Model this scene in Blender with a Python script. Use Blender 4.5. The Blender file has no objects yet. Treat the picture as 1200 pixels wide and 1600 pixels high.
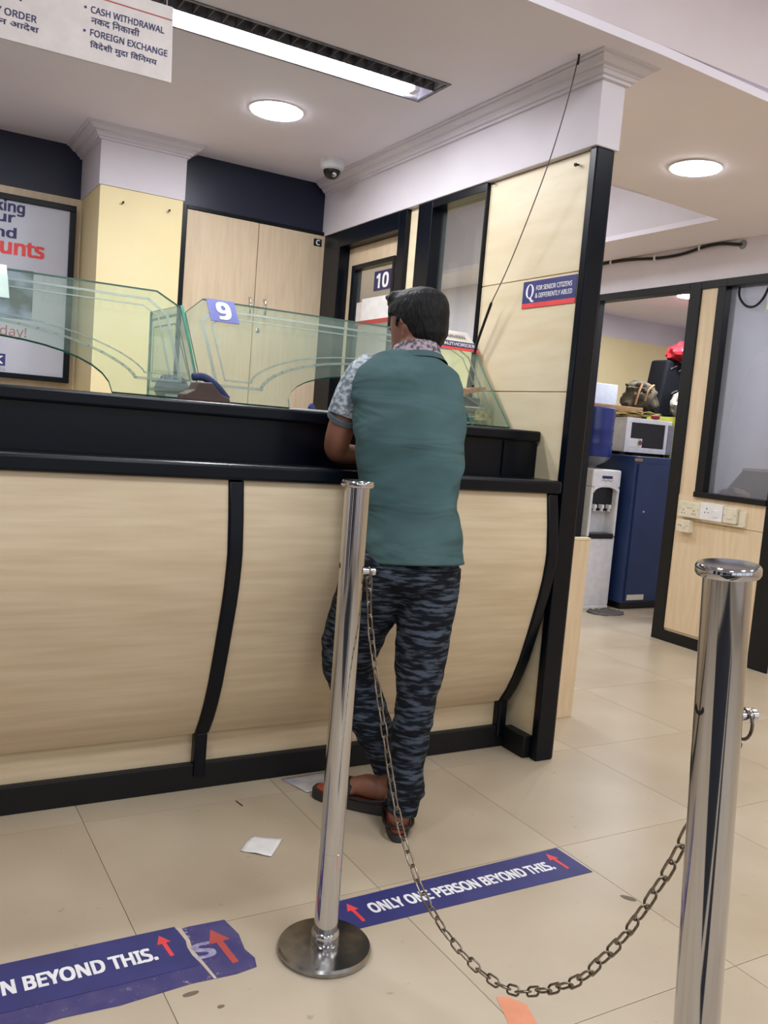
import bpy, bmesh, math, random, os
from mathutils import Vector, Matrix, noise
random.seed(7)
S = bpy.context.scene
COL = S.collection

# ---------------------------------------------------------------- camera, world, light, exposure
cam_data = bpy.data.cameras.new('camera'); cam = bpy.data.objects.new('camera', cam_data); COL.objects.link(cam)
R_ = Vector((0.86388054, -0.49708062, 0.08137124)); U_ = Vector((-0.02248633, 0.12332771, 0.9921112)); F_ = Vector((0.50319458, 0.8588953, -0.09536289))
mw = Matrix.Identity(4)
for i in range(3):
    mw[i][0] = R_[i]; mw[i][1] = U_[i]; mw[i][2] = -F_[i]
mw[0][3], mw[1][3], mw[2][3] = 0.0, 0.0, 1.2
cam.matrix_world = mw
cam_data.sensor_fit = 'VERTICAL'; cam_data.sensor_height = 24.0; cam_data.lens = 1366.285 * 24 / 1600
cam_data.clip_start = 0.05
S.camera = cam
S.view_settings.view_transform = 'Standard'; S.view_settings.look = 'None'
S.view_settings.gamma = 1.0; S.view_settings.use_curve_mapping = False
S.view_settings.exposure = 0.33
S.cycles.max_bounces = 8; S.cycles.diffuse_bounces = 7; S.cycles.glossy_bounces = 4
S.cycles.transparent_max_bounces = 16; S.cycles.transmission_bounces = 6
S.cycles.caustics_reflective = False; S.cycles.caustics_refractive = False
S.cycles.sample_clamp_indirect = 4.0
S.cycles.use_denoising = True
W = bpy.data.worlds.new('world'); S.world = W; W.use_nodes = True
W.node_tree.nodes['Background'].inputs[0].default_value = (0.88, 0.92, 1, 1)
W.node_tree.nodes['Background'].inputs[1].default_value = 0.9

K_HALL = 19.0; K_DOWN = 6.0; K_TUBE = 7.5; K_STORE = 24.0; K_BACK = 17.0; COOL = (.93, .965, 1)
def area(name, loc, sx, sy, power, color=(.90, .95, 1), shape='RECTANGLE', rot=(0, 0, 0), spread=math.pi):
    l = bpy.data.lights.new(name, 'AREA'); l.shape = shape; l.size = sx
    if shape in ('RECTANGLE', 'ELLIPSE'): l.size_y = sy
    l.energy = power; l.color = color; l.spread = spread
    o = bpy.data.objects.new(name, l); COL.objects.link(o); o.location = loc; o.rotation_euler = rot
    return o
# the hall's own ceiling panels, in the public hall where the photographer stands
for (lx, ly) in ((-1.2, 0.6), (1.2, 0.9), (3.2, 0.4), (-1.2, -1.8), (1.2, -1.8), (3.2, -1.8)):
    area('hall_panel_light', (lx, ly, 3.02), 0.58, 0.58, K_HALL*(1.35 if ly > 0 and lx < 2 else .8))

# ---------------------------------------------------------------- materials
def lin(c):
    return tuple(((v/255)/12.92 if v/255 <= .04045 else ((v/255+.055)/1.055)**2.4) for v in c) + (1.0,)
MATS = {}
def mat(name, rgb, rough=.5, metal=0.0, rgb2=None, nscale=20, stretch=(1, 1, 1), namt=1.0, bump=0.0, bscale=None, spec=.5,
        emit=None, estr=0, alpha=1.0, coat=0.0, detail=4, lo=.35, hi=.65, rvar=0.0):
    m = bpy.data.materials.new(name); m.use_nodes = True; nt = m.node_tree; N = nt.nodes; Lk = nt.links
    b = N['Principled BSDF']; b.inputs['Base Color'].default_value = lin(rgb)
    b.inputs['Roughness'].default_value = rough; b.inputs['Metallic'].default_value = metal
    b.inputs['Specular IOR Level'].default_value = spec; b.inputs['Alpha'].default_value = alpha
    b.inputs['Coat Weight'].default_value = coat; b.inputs['Coat Roughness'].default_value = .1
    if emit:
        b.inputs['Emission Color'].default_value = lin(emit); b.inputs['Emission Strength'].default_value = estr
    tc = N.new('ShaderNodeTexCoord'); mp = N.new('ShaderNodeMapping'); mp.inputs['Scale'].default_value = stretch
    Lk.new(tc.outputs['Object'], mp.inputs[0])
    nz = N.new('ShaderNodeTexNoise'); nz.inputs['Scale'].default_value = nscale; nz.inputs['Detail'].default_value = detail
    Lk.new(mp.outputs[0], nz.inputs['Vector'])
    if rgb2 is None: rgb2 = tuple(min(255, c*1.05) for c in rgb)
    cr = N.new('ShaderNodeValToRGB'); cr.color_ramp.elements[0].position = lo; cr.color_ramp.elements[1].position = hi
    cr.color_ramp.elements[0].color = lin(rgb); cr.color_ramp.elements[1].color = lin(rgb2)
    Lk.new(nz.outputs['Fac'], cr.inputs[0]); Lk.new(cr.outputs[0], b.inputs['Base Color'])
    if rvar:
        mr = N.new('ShaderNodeMapRange'); mr.inputs[3].default_value = max(0, rough-rvar); mr.inputs[4].default_value = rough+rvar
        Lk.new(nz.outputs['Fac'], mr.inputs[0]); Lk.new(mr.outputs[0], b.inputs['Roughness'])
    if bump:
        nb = N.new('ShaderNodeTexNoise'); nb.inputs['Scale'].default_value = bscale or nscale; nb.inputs['Detail'].default_value = 5
        Lk.new(mp.outputs[0], nb.inputs['Vector'])
        bp = N.new('ShaderNodeBump'); bp.inputs['Strength'].default_value = bump; bp.inputs['Distance'].default_value = .01
        Lk.new(nb.outputs['Fac'], bp.inputs['Height']); Lk.new(bp.outputs[0], b.inputs['Normal'])
    MATS[name] = m
    return m

lam_h = mat('laminate_horizontal', (204, 184, 152), .38, rgb2=(216, 198, 168), nscale=9, stretch=(.35, 1, 5), detail=6, bump=.02)
lam_v = mat('laminate_vertical', (214, 192, 160), .4, rgb2=(223, 203, 173), nscale=9, stretch=(5, 5, .5), detail=6)
lam_pale = mat('laminate_pale', (222, 206, 170), .4, rgb2=(230, 216, 184), nscale=6, stretch=(1, .6, 3))
black = mat('black_laminate', (3, 8, 18), .30, rgb2=(5, 11, 22), nscale=8, spec=.25, rvar=.02)
black_m = mat('black_matt_laminate', (12, 13, 16), .5, rgb2=(15, 16, 20), nscale=8, spec=.35)
yellow = mat('yellow_paint', (236, 218, 165), .6, rgb2=(240, 224, 176), nscale=3, bump=.02, bscale=60)
white_p = mat('white_paint', (214, 208, 216), .65, rgb2=(220, 215, 221), nscale=3, bump=.02, bscale=60)
ceil_m = mat('ceiling_paint', (236, 231, 242), .7, rgb2=(240, 235, 245), nscale=2)
fascia_m = mat('fascia_paint', (214, 204, 208), .7, nscale=2)
darkvoid = mat('dark_glazing', (15, 24, 46), .35, rgb2=(20, 30, 56), nscale=3)
hall_wall = mat('hall_wall_paint', (226, 222, 222), .6, nscale=3)
steel = mat('polished_steel', (205, 205, 208), .09, 1.0, rgb2=(190, 190, 194), nscale=30, stretch=(1, 1, .06), rvar=.05)
steel_worn = mat('scuffed_steel', (178, 176, 172), .22, 1.0, rgb2=(150, 148, 145), nscale=24, stretch=(1, 1, .1), rvar=.12)
chain_m = mat('chain_steel', (150, 140, 126), .3, 1.0, rgb2=(110, 100, 88), nscale=60, rvar=.1)
chrome = mat('chrome', (215, 215, 218), .12, 1.0)
paper = mat('paper_white', (228, 226, 224), .7)
white_pl = mat('white_plastic', (222, 222, 224), .35)
cream_pl = mat('cream_plastic', (214, 208, 188), .4)
offwhite = mat('offwhite_sign', (214, 206, 204), .5)
grey_pl = mat('grey_plastic', (132, 132, 138), .45)
dark_pl = mat('dark_plastic', (14, 14, 16), .3)
navy = mat('navy_print', (50, 52, 118), .5, rgb2=(44, 46, 106), nscale=12)
navy_txt = mat('navy_lettering', (52, 54, 98), .6)
navy_dark = mat('navy_plaque', (38, 40, 84), .4)
red = mat('red_print', (222, 66, 66), .5)
red_dull = mat('faded_red_print', (176, 72, 66), .6)
white_txt = mat('white_lettering', (236, 236, 238), .5)
white_worn = mat('worn_white_lettering', (178, 174, 198), .6, rgb2=(128, 122, 160), nscale=40)
blue_steel = mat('blue_painted_steel', (28, 48, 88), .4, rgb2=(33, 54, 96), nscale=5)
blue_pl = mat('blue_plastic', (20, 36, 104), .35, rgb2=(26, 46, 122), nscale=8)
hair_m = mat('black_hair', (7, 7, 9), .6, rgb2=(17, 17, 21), nscale=55, spec=.3, stretch=(1, 1, .35), bump=.8, bscale=90, lo=.45, hi=.8)
skin = mat('skin', (128, 84, 66), .55, rgb2=(140, 94, 74), nscale=14, bump=.04, bscale=120)
sole_m = mat('dark_rubber', (42, 40, 40), .6)
insole_m = mat('orange_red_insole', (176, 74, 50), .6, rgb2=(146, 56, 40), nscale=30)
strap_m = mat('black_strap', (20, 20, 22), .5)
brown_w = mat('brown_wood', (88, 66, 56), .5, rgb2=(72, 54, 48), nscale=30, stretch=(.3, 1, 1))
orange_pl = mat('orange_plastic', (222, 122, 60), .4)
salmon = mat('salmon_paint', (214, 142, 108), .6)
bag_m = mat('camouflage_cloth', (44, 41, 32), .85, rgb2=(98, 88, 68), nscale=12, lo=.4, hi=.62, bump=.4)
suit_m = mat('dark_suitcase', (9, 11, 19), .7, bump=.2, spec=.25)
red_bag = mat('red_cloth', (160, 26, 38), .6, bump=.2)
yel_paper = mat('yellow_paper', (206, 192, 118), .7, rgb2=(190, 176, 104), nscale=10)
clear_bag = mat('cloudy_plastic', (196, 190, 170), .25, rgb2=(140, 138, 134), nscale=14)
tan_paper = mat('brown_paper', (150, 116, 84), .7, bump=.3, nscale=14)
dark_strip_m = mat('dark_reflection_strip', (20, 22, 30), .9, nscale=40)
mat_cloth = mat('grey_cloth', (104, 100, 96), .9, rgb2=(80, 78, 76), nscale=20)
joint_m = mat('floor_joint', (156, 142, 120), .7)

def floor_mat():
    m = mat('floor_vitrified', (184, 170, 148), .34, rgb2=(194, 181, 161), nscale=2.4, detail=7, rvar=.06, spec=.4)
    nt = m.node_tree; N = nt.nodes; b = N['Principled BSDF']
    cr = [n for n in N if n.type == 'VALTORGB'][0]
    geo = N.new('ShaderNodeNewGeometry')
    tcn = N.new('ShaderNodeTexNoise'); tcn.inputs['Scale'].default_value = 1.1; tcn.inputs['Detail'].default_value = 6
    nt.links.new(geo.outputs['Position'], tcn.inputs['Vector'])
    r2 = N.new('ShaderNodeValToRGB'); r2.color_ramp.elements[0].position = .35; r2.color_ramp.elements[1].position = .75
    r2.color_ramp.elements[0].color = (1, 1, 1, 1); r2.color_ramp.elements[1].color = (.90, .86, .80, 1)
    nt.links.new(tcn.outputs['Fac'], r2.inputs[0])
    sp = N.new('ShaderNodeTexNoise'); sp.inputs['Scale'].default_value = 26; sp.inputs['Detail'].default_value = 2
    nt.links.new(geo.outputs['Position'], sp.inputs['Vector'])
    r3 = N.new('ShaderNodeValToRGB'); r3.color_ramp.elements[0].position = .70; r3.color_ramp.elements[1].position = .80
    r3.color_ramp.elements[0].color = (1, 1, 1, 1); r3.color_ramp.elements[1].color = (.72, .68, .64, 1)
    nt.links.new(sp.outputs['Fac'], r3.inputs[0])
    mx = N.new('ShaderNodeMix'); mx.data_type = 'RGBA'; mx.blend_type = 'MULTIPLY'; mx.inputs['Factor'].default_value = 1
    mx2 = N.new('ShaderNodeMix'); mx2.data_type = 'RGBA'; mx2.blend_type = 'MULTIPLY'; mx2.inputs['Factor'].default_value = 1
    nt.links.new(cr.outputs[0], mx.inputs[6]); nt.links.new(r2.outputs[0], mx.inputs[7])
    nt.links.new(mx.outputs[2], mx2.inputs[6]); nt.links.new(r3.outputs[0], mx2.inputs[7])
    nt.links.new(mx2.outputs[2], b.inputs['Base Color'])
    return m
floor_m = floor_mat()

def worn_navy():
    """old floor vinyl: scuffed to pale along its borders (object coords are world coords)"""
    m = mat('scuffed_navy_vinyl', (56, 52, 112), .55, rgb2=(82, 74, 118), nscale=14, detail=8, lo=.42, hi=.75)
    nt = m.node_tree; N = nt.nodes; b = N['Principled BSDF']; cr = [n for n in N if n.type == 'VALTORGB'][0]
    nz = N.new('ShaderNodeTexNoise'); nz.inputs['Scale'].default_value = 38; nz.inputs['Detail'].default_value = 9; nz.inputs['Roughness'].default_value = .75
    geo = N.new('ShaderNodeNewGeometry'); nt.links.new(geo.outputs['Position'], nz.inputs['Vector'])
    r = N.new('ShaderNodeValToRGB'); r.color_ramp.elements[0].position = .60; r.color_ramp.elements[1].position = .66
    nt.links.new(nz.outputs['Fac'], r.inputs[0])
    mx = N.new('ShaderNodeMix'); mx.data_type = 'RGBA'; mx.inputs[7].default_value = lin((176, 166, 176))
    nt.links.new(r.outputs[0], mx.inputs['Factor']); nt.links.new(cr.outputs[0], mx.inputs[6]); nt.links.new(mx.outputs[2], b.inputs['Base Color'])
    return m
navy_worn = worn_navy()

def glass_mat(name, tint, tr=.82, gl=.06, rough=.02, haze=0.0, hazecol=(200, 210, 205)):
    m = bpy.data.materials.new(name); m.use_nodes = True; nt = m.node_tree; N = nt.nodes; N.clear()
    out = N.new('ShaderNodeOutputMaterial'); t = N.new('ShaderNodeBsdfTransparent'); g = N.new('ShaderNodeBsdfGlossy')
    d = N.new('ShaderNodeBsdfDiffuse'); d.inputs[0].default_value = lin(hazecol)
    t.inputs[0].default_value = tint; g.inputs['Roughness'].default_value = rough
    lf = N.new('ShaderNodeLayerWeight'); lf.inputs[0].default_value = .5
    lp = N.new('ShaderNodeMath'); lp.operation = 'POWER'; lp.inputs[1].default_value = 5; nt.links.new(lf.outputs['Facing'], lp.inputs[0])
    lw = N.new('ShaderNodeMath'); lw.operation = 'MULTIPLY_ADD'; lw.inputs[1].default_value = .85; lw.inputs[2].default_value = .035; nt.links.new(lp.outputs[0], lw.inputs[0])
    nz = N.new('ShaderNodeTexNoise'); nz.inputs['Scale'].default_value = .8; nz.inputs['Detail'].default_value = 0
    ma = N.new('ShaderNodeMath'); ma.operation = 'MULTIPLY'; ma.inputs[1].default_value = haze*2
    nt.links.new(nz.outputs['Fac'], ma.inputs[0])
    m0 = N.new('ShaderNodeMixShader'); nt.links.new(ma.outputs[0], m0.inputs[0]); nt.links.new(t.outputs[0], m0.inputs[1]); nt.links.new(d.outputs[0], m0.inputs[2])
    m1 = N.new('ShaderNodeMixShader'); nt.links.new(lw.outputs[0], m1.inputs[0]); nt.links.new(m0.outputs[0], m1.inputs[1]); nt.links.new(g.outputs[0], m1.inputs[2])
    nt.links.new(m1.outputs[0], out.inputs[0]); return m
glass = glass_mat('green_tinted_glass', (.92, .97, .94, 1), haze=.08, hazecol=(190, 215, 200))
glass_clear = glass_mat('window_glass', (.88, .9, .9, 1), haze=.05)
glass_milky = glass_mat('milky_glass', (.78, .80, .83, 1), haze=.36, hazecol=(170, 174, 184), rough=.08)
glass_edge = mat('glass_cut_edge', (60, 140, 118), .15, rgb2=(90, 170, 148), nscale=8, spec=.7)
etch = glass_mat('etched_band', (.66, .74, .71, 1), haze=.30, hazecol=(176, 192, 184), rough=.4)

def cloth_print(name, base, ink, sc, stretch, lo, hi, rough=.85, bump=.15, third=None):
    m = mat(name, base, rough, rgb2=ink, nscale=sc, stretch=stretch, detail=8, lo=lo, hi=hi, bump=bump, bscale=30, spec=.2)
    return m
trouser_m = cloth_print('printed_trouser_cloth', (16, 20, 28), (72, 82, 95), 24, (.8, .8, 4.4), .47, .62)
def shirt_mat():
    m = mat('green_tshirt_cloth', (62, 86, 88), .9, rgb2=(78, 103, 105), nscale=3.5, detail=6, spec=.15)
    nt = m.node_tree; N = nt.nodes; b = N['Principled BSDF']
    tc = N.new('ShaderNodeTexCoord'); mp = N.new('ShaderNodeMapping'); mp.inputs['Scale'].default_value = (1.3, 1.3, 3.4); mp.inputs['Rotation'].default_value = (.2, .45, .3)
    nt.links.new(tc.outputs['Object'], mp.inputs[0])
    n1 = N.new('ShaderNodeTexNoise'); n1.inputs['Scale'].default_value = 3.2; n1.inputs['Detail'].default_value = 2; n1.inputs['Distortion'].default_value = .8
    nt.links.new(mp.outputs[0], n1.inputs['Vector'])
    bp = N.new('ShaderNodeBump'); bp.inputs['Strength'].default_value = .4; bp.inputs['Distance'].default_value = .05
    nt.links.new(n1.outputs['Fac'], bp.inputs['Height'])
    n2 = N.new('ShaderNodeTexNoise'); n2.inputs['Scale'].default_value = 300
    bp2 = N.new('ShaderNodeBump'); bp2.inputs['Strength'].default_value = .1; bp2.inputs['Distance'].default_value = .002
    nt.links.new(n2.outputs['Fac'], bp2.inputs['Height']); nt.links.new(bp.outputs[0], bp2.inputs['Normal']); nt.links.new(bp2.outputs[0], b.inputs['Normal'])
    return m
shirt_m = shirt_mat()
sleeve_m = cloth_print('grey_speckled_cloth', (112, 124, 134), (186, 194, 200), 60, (1, 1, 1.4), .42, .58)
collar_m = cloth_print('patterned_collar_cloth', (92, 82, 92), (172, 158, 166), 75, (1, 1, 1), .42, .56)
emit_white = mat('lit_diffuser', (255, 255, 255), .5, emit=(250, 250, 255), estr=26)
emit_tube = mat('lit_tube', (255, 255, 255), .5, emit=(255, 252, 255), estr=22)
reflector_m = mat('white_reflector', (225, 225, 235), .3)
grille_m = mat('fixture_grey', (120, 120, 130), .4, rgb2=(80, 80, 88), nscale=30)
picture_m = mat('printed_picture', (60, 62, 70), .5, rgb2=(150, 160, 190), nscale=9, detail=6, lo=.4, hi=.6)
poster_m = mat('poster_paper', (190, 192, 205), .30, rgb2=(196, 198, 210), nscale=2, spec=.5)

# ---------------------------------------------------------------- mesh helpers
class MB:
    def __init__(s): s.v = []; s.f = []; s.mi = []; s.cur = 0
    def add(s, vs, fs):
        n = len(s.v); s.v += [tuple(v) for v in vs]; s.f += [tuple(i+n for i in f) for f in fs]; s.mi += [s.cur]*len(fs); return s
    def box(s, x0, x1, y0, y1, z0, z1):
        x0, x1 = min(x0, x1), max(x0, x1); y0, y1 = min(y0, y1), max(y0, y1); z0, z1 = min(z0, z1), max(z0, z1)
        return s.add([(x0,y0,z0),(x1,y0,z0),(x1,y1,z0),(x0,y1,z0),(x0,y0,z1),(x1,y0,z1),(x1,y1,z1),(x0,y1,z1)],
                     [(0,3,2,1),(4,5,6,7),(0,1,5,4),(1,2,6,5),(2,3,7,6),(3,0,4,7)])
    def prism(s, pts, vec):
        """pts: 3D polygon, vec: extrusion"""
        vec = Vector(vec); n = len(pts); P = [Vector(p) for p in pts]
        nrm = Vector((0, 0, 0))
        for i in range(n): nrm += P[i].cross(P[(i+1) % n])
        if nrm.dot(vec) > 0: P = P[::-1]
        return s.add(P+[p+vec for p in P], [tuple(range(n)), tuple(range(2*n-1, n-1, -1))] +
                     [(i, i+n, (i+1) % n+n, (i+1) % n) for i in range(n)])
    def loft(s, rings, cap=True):
        n = len(rings[0]); vs = [p for r in rings for p in r]; fs = []
        for k in range(len(rings)-1):
            for i in range(n):
                a = k*n+i; b = k*n+(i+1) % n; fs.append((a, b, b+n, a+n))
        if cap: fs += [tuple(range(n-1, -1, -1)), tuple(range((len(rings)-1)*n, len(rings)*n))]
        return s.add(vs, fs)
    def tube(s, path, r, n=10, cap=True, closed=False):
        P = [Vector(p) for p in path]; m = len(P); rr = r if hasattr(r, '__len__') else [r]*m
        T = []
        for i in range(m):
            a = P[(i-1) % m] if (closed or i > 0) else P[i]; b = P[(i+1) % m] if (closed or i < m-1) else P[i]
            T.append((b-a).normalized())
        up = Vector((0, 0, 1)) if abs(T[0].z) < .9 else Vector((1, 0, 0))
        nx = T[0].cross(up).normalized(); rings = []
        for i in range(m):
            nx = (nx-T[i]*nx.dot(T[i])).normalized(); ny = T[i].cross(nx)
            rings.append([P[i]+(nx*math.cos(2*math.pi*k/n)+ny*math.sin(2*math.pi*k/n))*rr[i] for k in range(n)])
        if closed:
            vs = [p for q in rings for p in q]; fs = []
            for k in range(m):
                for i in range(n):
                    a = k*n+i; b = k*n+(i+1) % n; c = ((k+1) % m)*n
                    fs.append((a, b, c+(i+1) % n, c+i))
            return s.add(vs, fs)
        return s.loft(rings, cap)
    def lathe(s, prof, c=(0, 0, 0), n=40, axis=(0, 0, 1)):
        """prof: (r, h) from bottom to top along axis from c"""
        ax = Vector(axis).normalized(); u = ax.orthogonal().normalized(); v = ax.cross(u); c = Vector(c)
        return s.loft([[c+ax*h+(u*math.cos(2*math.pi*k/n)+v*math.sin(2*math.pi*k/n))*max(r, 1e-4) for k in range(n)] for r, h in prof])
    def mesh(s, name):
        me = bpy.data.meshes.new(name); me.from_pydata([tuple(v) for v in s.v], [], s.f); me.update()
        return me

WORLD = {}
def link(name, me, m=None, parent=None, smooth=False, bevel=0, angle=40, mats=None):
    if isinstance(me, MB):
        mi = me.mi; me = me.mesh(name)
        if mats: me.polygons.foreach_set('material_index', mi)
    for mm in (mats or ([m] if m else [])): me.materials.append(mm)
    if smooth:
        me.polygons.foreach_set('use_smooth', [True]*len(me.polygons)); me.set_sharp_from_angle(angle=math.radians(angle))
    o = bpy.data.objects.new(name, me); COL.objects.link(o)
    if parent is not None:
        o.parent = parent
        if parent in WORLD: o.matrix_parent_inverse = Matrix.Translation(-WORLD[parent])
    if bevel:
        b = o.modifiers.new('bevel', 'BEVEL'); b.width = bevel; b.segments = 2; b.limit_method = 'ANGLE'
    return o
def tag(o, label=None, cat=None, group=None, kind=None):
    if label: o['label'] = label
    if cat: o['category'] = cat
    if group: o['group'] = group
    if kind: o['kind'] = kind
    return o
def root(name, loc, label=None, cat=None, group=None, kind=None):
    o = bpy.data.objects.new(name, None); COL.objects.link(o); o.location = loc; o.empty_display_size = .1
    WORLD[o] = Vector(loc); return tag(o, label, cat, group, kind)
def struct(name, me, m, parent=None, **k):
    o = link(name, me, m, parent, **k)
    if parent is None: o['kind'] = 'structure'
    return o
def bx(*a): return MB().box(*a)

_txt = {}
try:                                                # the grotesque that ships inside Blender itself
    FONT = bpy.data.fonts.load(os.path.join(bpy.utils.system_resource('DATAFILES'), 'fonts', 'NotoSansHebrew-Regular.woff2'))
except Exception:
    FONT = None
def text(s, name, m, parent, org, right, up, height, width=None, bold=0.0, lift=.0006, anchor='l', thick=.0004):
    """flat lettering: org = baseline start, height = height of the string's box, width = fitted width, bold = stroke growth"""
    if s not in _txt:
        c = bpy.data.curves.new('lettering', 'FONT'); c.body = s; c.resolution_u = 3
        if FONT and all(ord(ch) < 0x900 for ch in s): c.font = FONT
        o = bpy.data.objects.new('lettering', c); COL.objects.link(o)
        dg = bpy.context.evaluated_depsgraph_get(); dg.update()
        me = bpy.data.meshes.new_from_object(o.evaluated_get(dg)); _txt[s] = ([v.co.copy() for v in me.vertices], [tuple(p.vertices) for p in me.polygons if p.area > 2e-6 and p.normal.z > .5])
        bpy.data.objects.remove(o)
    vs, fs = _txt[s]
    x0 = min(v.x for v in vs); x1 = max(v.x for v in vs); y0 = min(v.y for v in vs); y1 = max(v.y for v in vs)
    sy = height/(y1-y0); sx = (width/(x1-x0)) if width else sy
    right = Vector(right).normalized(); up = Vector(up).normalized(); nrm = right.cross(up); org = Vector(org)
    w = (x1-x0)*sx
    if anchor == 'r': org = org-right*w
    if anchor == 'c': org = org-right*w*.5
    b = MB(); g = bold*sx*1.1; h_ = bold*sy*.7
    for dx, dy in (((-g, -h_), (g, -h_), (-g, h_), (g, h_), (0, 0)) if g else ((0, 0),)):
        b.add([org+right*((v.x-x0)*sx+dx)+up*((v.y-y0)*sy+dy)+nrm*lift for v in vs], fs); lift += .0001
    return link(name, b, m, parent)

PI = math.pi
# ================================================================= STRUCTURE
# ---- floor: one slab with every tile a piece on it
FL = struct('floor', bx(-3.2, 8.2, -4.2, 9.2, -.10, -.004), joint_m)
T = .625; tile_mesh = None
for ix in range(-6, 13):
    for iy in range(-7, 15):
        x0 = .54+ix*T; y0 = 1.236+iy*T
        if x0+T < -3.2 or x0 > 8.2 or y0+T < -4.2 or y0 > 9.2: continue
        if tile_mesh is None:
            g = .0009; b = MB().box(g, T-g, g, T-g, -.006, 0); tile_mesh = b.mesh('floor_tile'); tile_mesh.materials.append(floor_m)
        o = bpy.data.objects.new('floor_tile', tile_mesh); COL.objects.link(o); o.parent = FL; o.location = (x0, y0, 0)

for xa, xb, ya, yb in ((-2.1, .18, -2.8, .12), (.34, .58, -2.8, .10)):
    link('reflection_strip', bx(xa, xb, ya, yb, .0, .008), dark_strip_m, FL)  # unseen dark strips, added to darken what the steel posts reflect
# ---- ceilings
CZ = 2.53
def zc(x): return CZ if x < 2.265 else CZ-(min(x, 4.37)-2.265)*.055/2.105
cb = MB()
def cq(x0, x1, y0, y1):
    cb.add([(x0,y0,zc(x0)),(x0,y1,zc(x0)),(x1,y1,zc(x1)),(x1,y0,zc(x1)),(x0,y0,zc(x0)+.03),(x0,y1,zc(x0)+.03),(x1,y1,zc(x1)+.03),(x1,y0,zc(x1)+.03)],
           [(0,1,2,3),(7,6,5,4),(0,3,7,4),(3,2,6,7),(2,1,5,6),(1,0,4,5)])
cq(-3.2, .60, 2.265, 9.2); cq(.60, 1.865, 2.265, 2.965); cq(.60, 1.865, 3.185, 9.2); cq(1.865, 2.265, 2.265, 9.2)
TX0, TX1, TY0, TY1 = 2.5, 3.97, 3.41, 6.2
cq(2.265, TX0, 2.265, 9.2); cq(TX0, TX1, 2.265, TY0); cq(TX0, TX1, TY1, 9.2); cq(TX1, 4.37, 2.265, 9.2); cq(4.37, 8.2, 2.265, 9.2)
CE = struct('ceiling', cb, ceil_m)
tb = MB(); zt = 2.95
e_ = .0015; tb.box(TX0-.02, TX0-e_, TY0-.02, TY1+.02, 2.53, zt); tb.box(TX1+e_, TX1+.02, TY0-.02, TY1+.02, 2.49, zt); tb.box(TX0-e_, TX1+e_, TY0-.02, TY0-e_, 2.50, zt); tb.box(TX0-e_, TX1+e_, TY1+e_, TY1+.02, 2.50, zt); tb.box(TX0-.02, TX1+.02, TY0-.02, TY1+.02, zt, zt+.02)
link('ceiling_tray', tb, white_p, CE)
struct('ceiling_hall', bx(-3.2, 8.2, -4.2, 2.265, 3.05, 3.08), ceil_m)
struct('trim_1', bx(-3.2, 8.2, 2.265, 2.29, CZ+.0305, 3.05), fascia_m)
for (lx, ly) in ((-1.2, 0.6), (1.2, 0.9), (3.2, 0.4), (-1.2, -1.8), (1.2, -1.8), (3.2, -1.8)):
    pass
# ---- outer walls of the public hall (behind and beside the camera)
struct('wall_back_of_hall', MB().box(-3.2, 8.2, -4.3, -4.2, 0, .8).box(-3.2, 8.2, -4.3, -4.2, 2.95, 3.08), hall_wall)
wb = MB()
for xx in (-3.2, -1.4, .6, 1.4, 3.3, 5.2, 6.6, 8.05): wb.box(xx, xx+.15, -4.3, -4.2, .8, 2.95)
struct('added_mullions', wb, black)  # added opening that lets world light in; black mullions streak the reflections
wl = struct('wall_left', bx(-3.3, -3.2, -4.3, 9.2, 0, 3.08), hall_wall)
for ya, yb, za, zb, mm in ((-4.1, -3.1, 0, 2.4, darkvoid), (-2.9, -2.3, 0, 2.4, black), (-2.1, -.9, 0, 2.4, darkvoid), (-.75, -.45, .8, 2.1, navy), (-.3, .5, 0, 2.4, black_m), (.75, 1.5, 0, 2.4, darkvoid)):  # unseen dark panels, added as dark streaks for the posts to mirror
    link('wall_panel', bx(-3.2, -3.15, ya, yb, za, zb), mm, wl)
struct('wall_right_outer', bx(8.2, 8.3, -4.2, 9.2, 0, 3.08), hall_wall)
struct('wall_far', bx(-3.2, 8.2, 9.2, 9.3, 0, 3.08), yellow)

# ---- cornice profile sweep
def cornice(path, zt, proj=.08, h=.062, out=1):
    """path: xy points, profile steps outwards to the left-hand normal * out"""
    prof = [(0, -h), (.012, -h), (.012, -h+.010), (.022, -h+.012), (.028, -h+.022), (.034, -h+.024), (.034, -h+.030), (.048, -h+.034), (.060, -h+.046), (.066, -h+.048), (.066, -h+.054), (proj, -.006), (proj, 0), (0, 0)]
    P = [Vector((p[0], p[1])) for p in path]; n = len(P); rings = []
    for i in range(n):
        d0 = (P[i]-P[i-1]).normalized() if i > 0 else (P[1]-P[0]).normalized()
        d1 = (P[i+1]-P[i]).normalized() if i < n-1 else d0
        n0 = Vector((-d0.y, d0.x))*out; n1 = Vector((-d1.y, d1.x))*out; b = (n0+n1).normalized(); k = 1/max(.3, b.dot(n0))
        rings.append([Vector((P[i].x+b.x*k*a, P[i].y+b.y*k*a, zt+z)) for a, z in prof])
    return MB().loft(rings)

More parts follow.
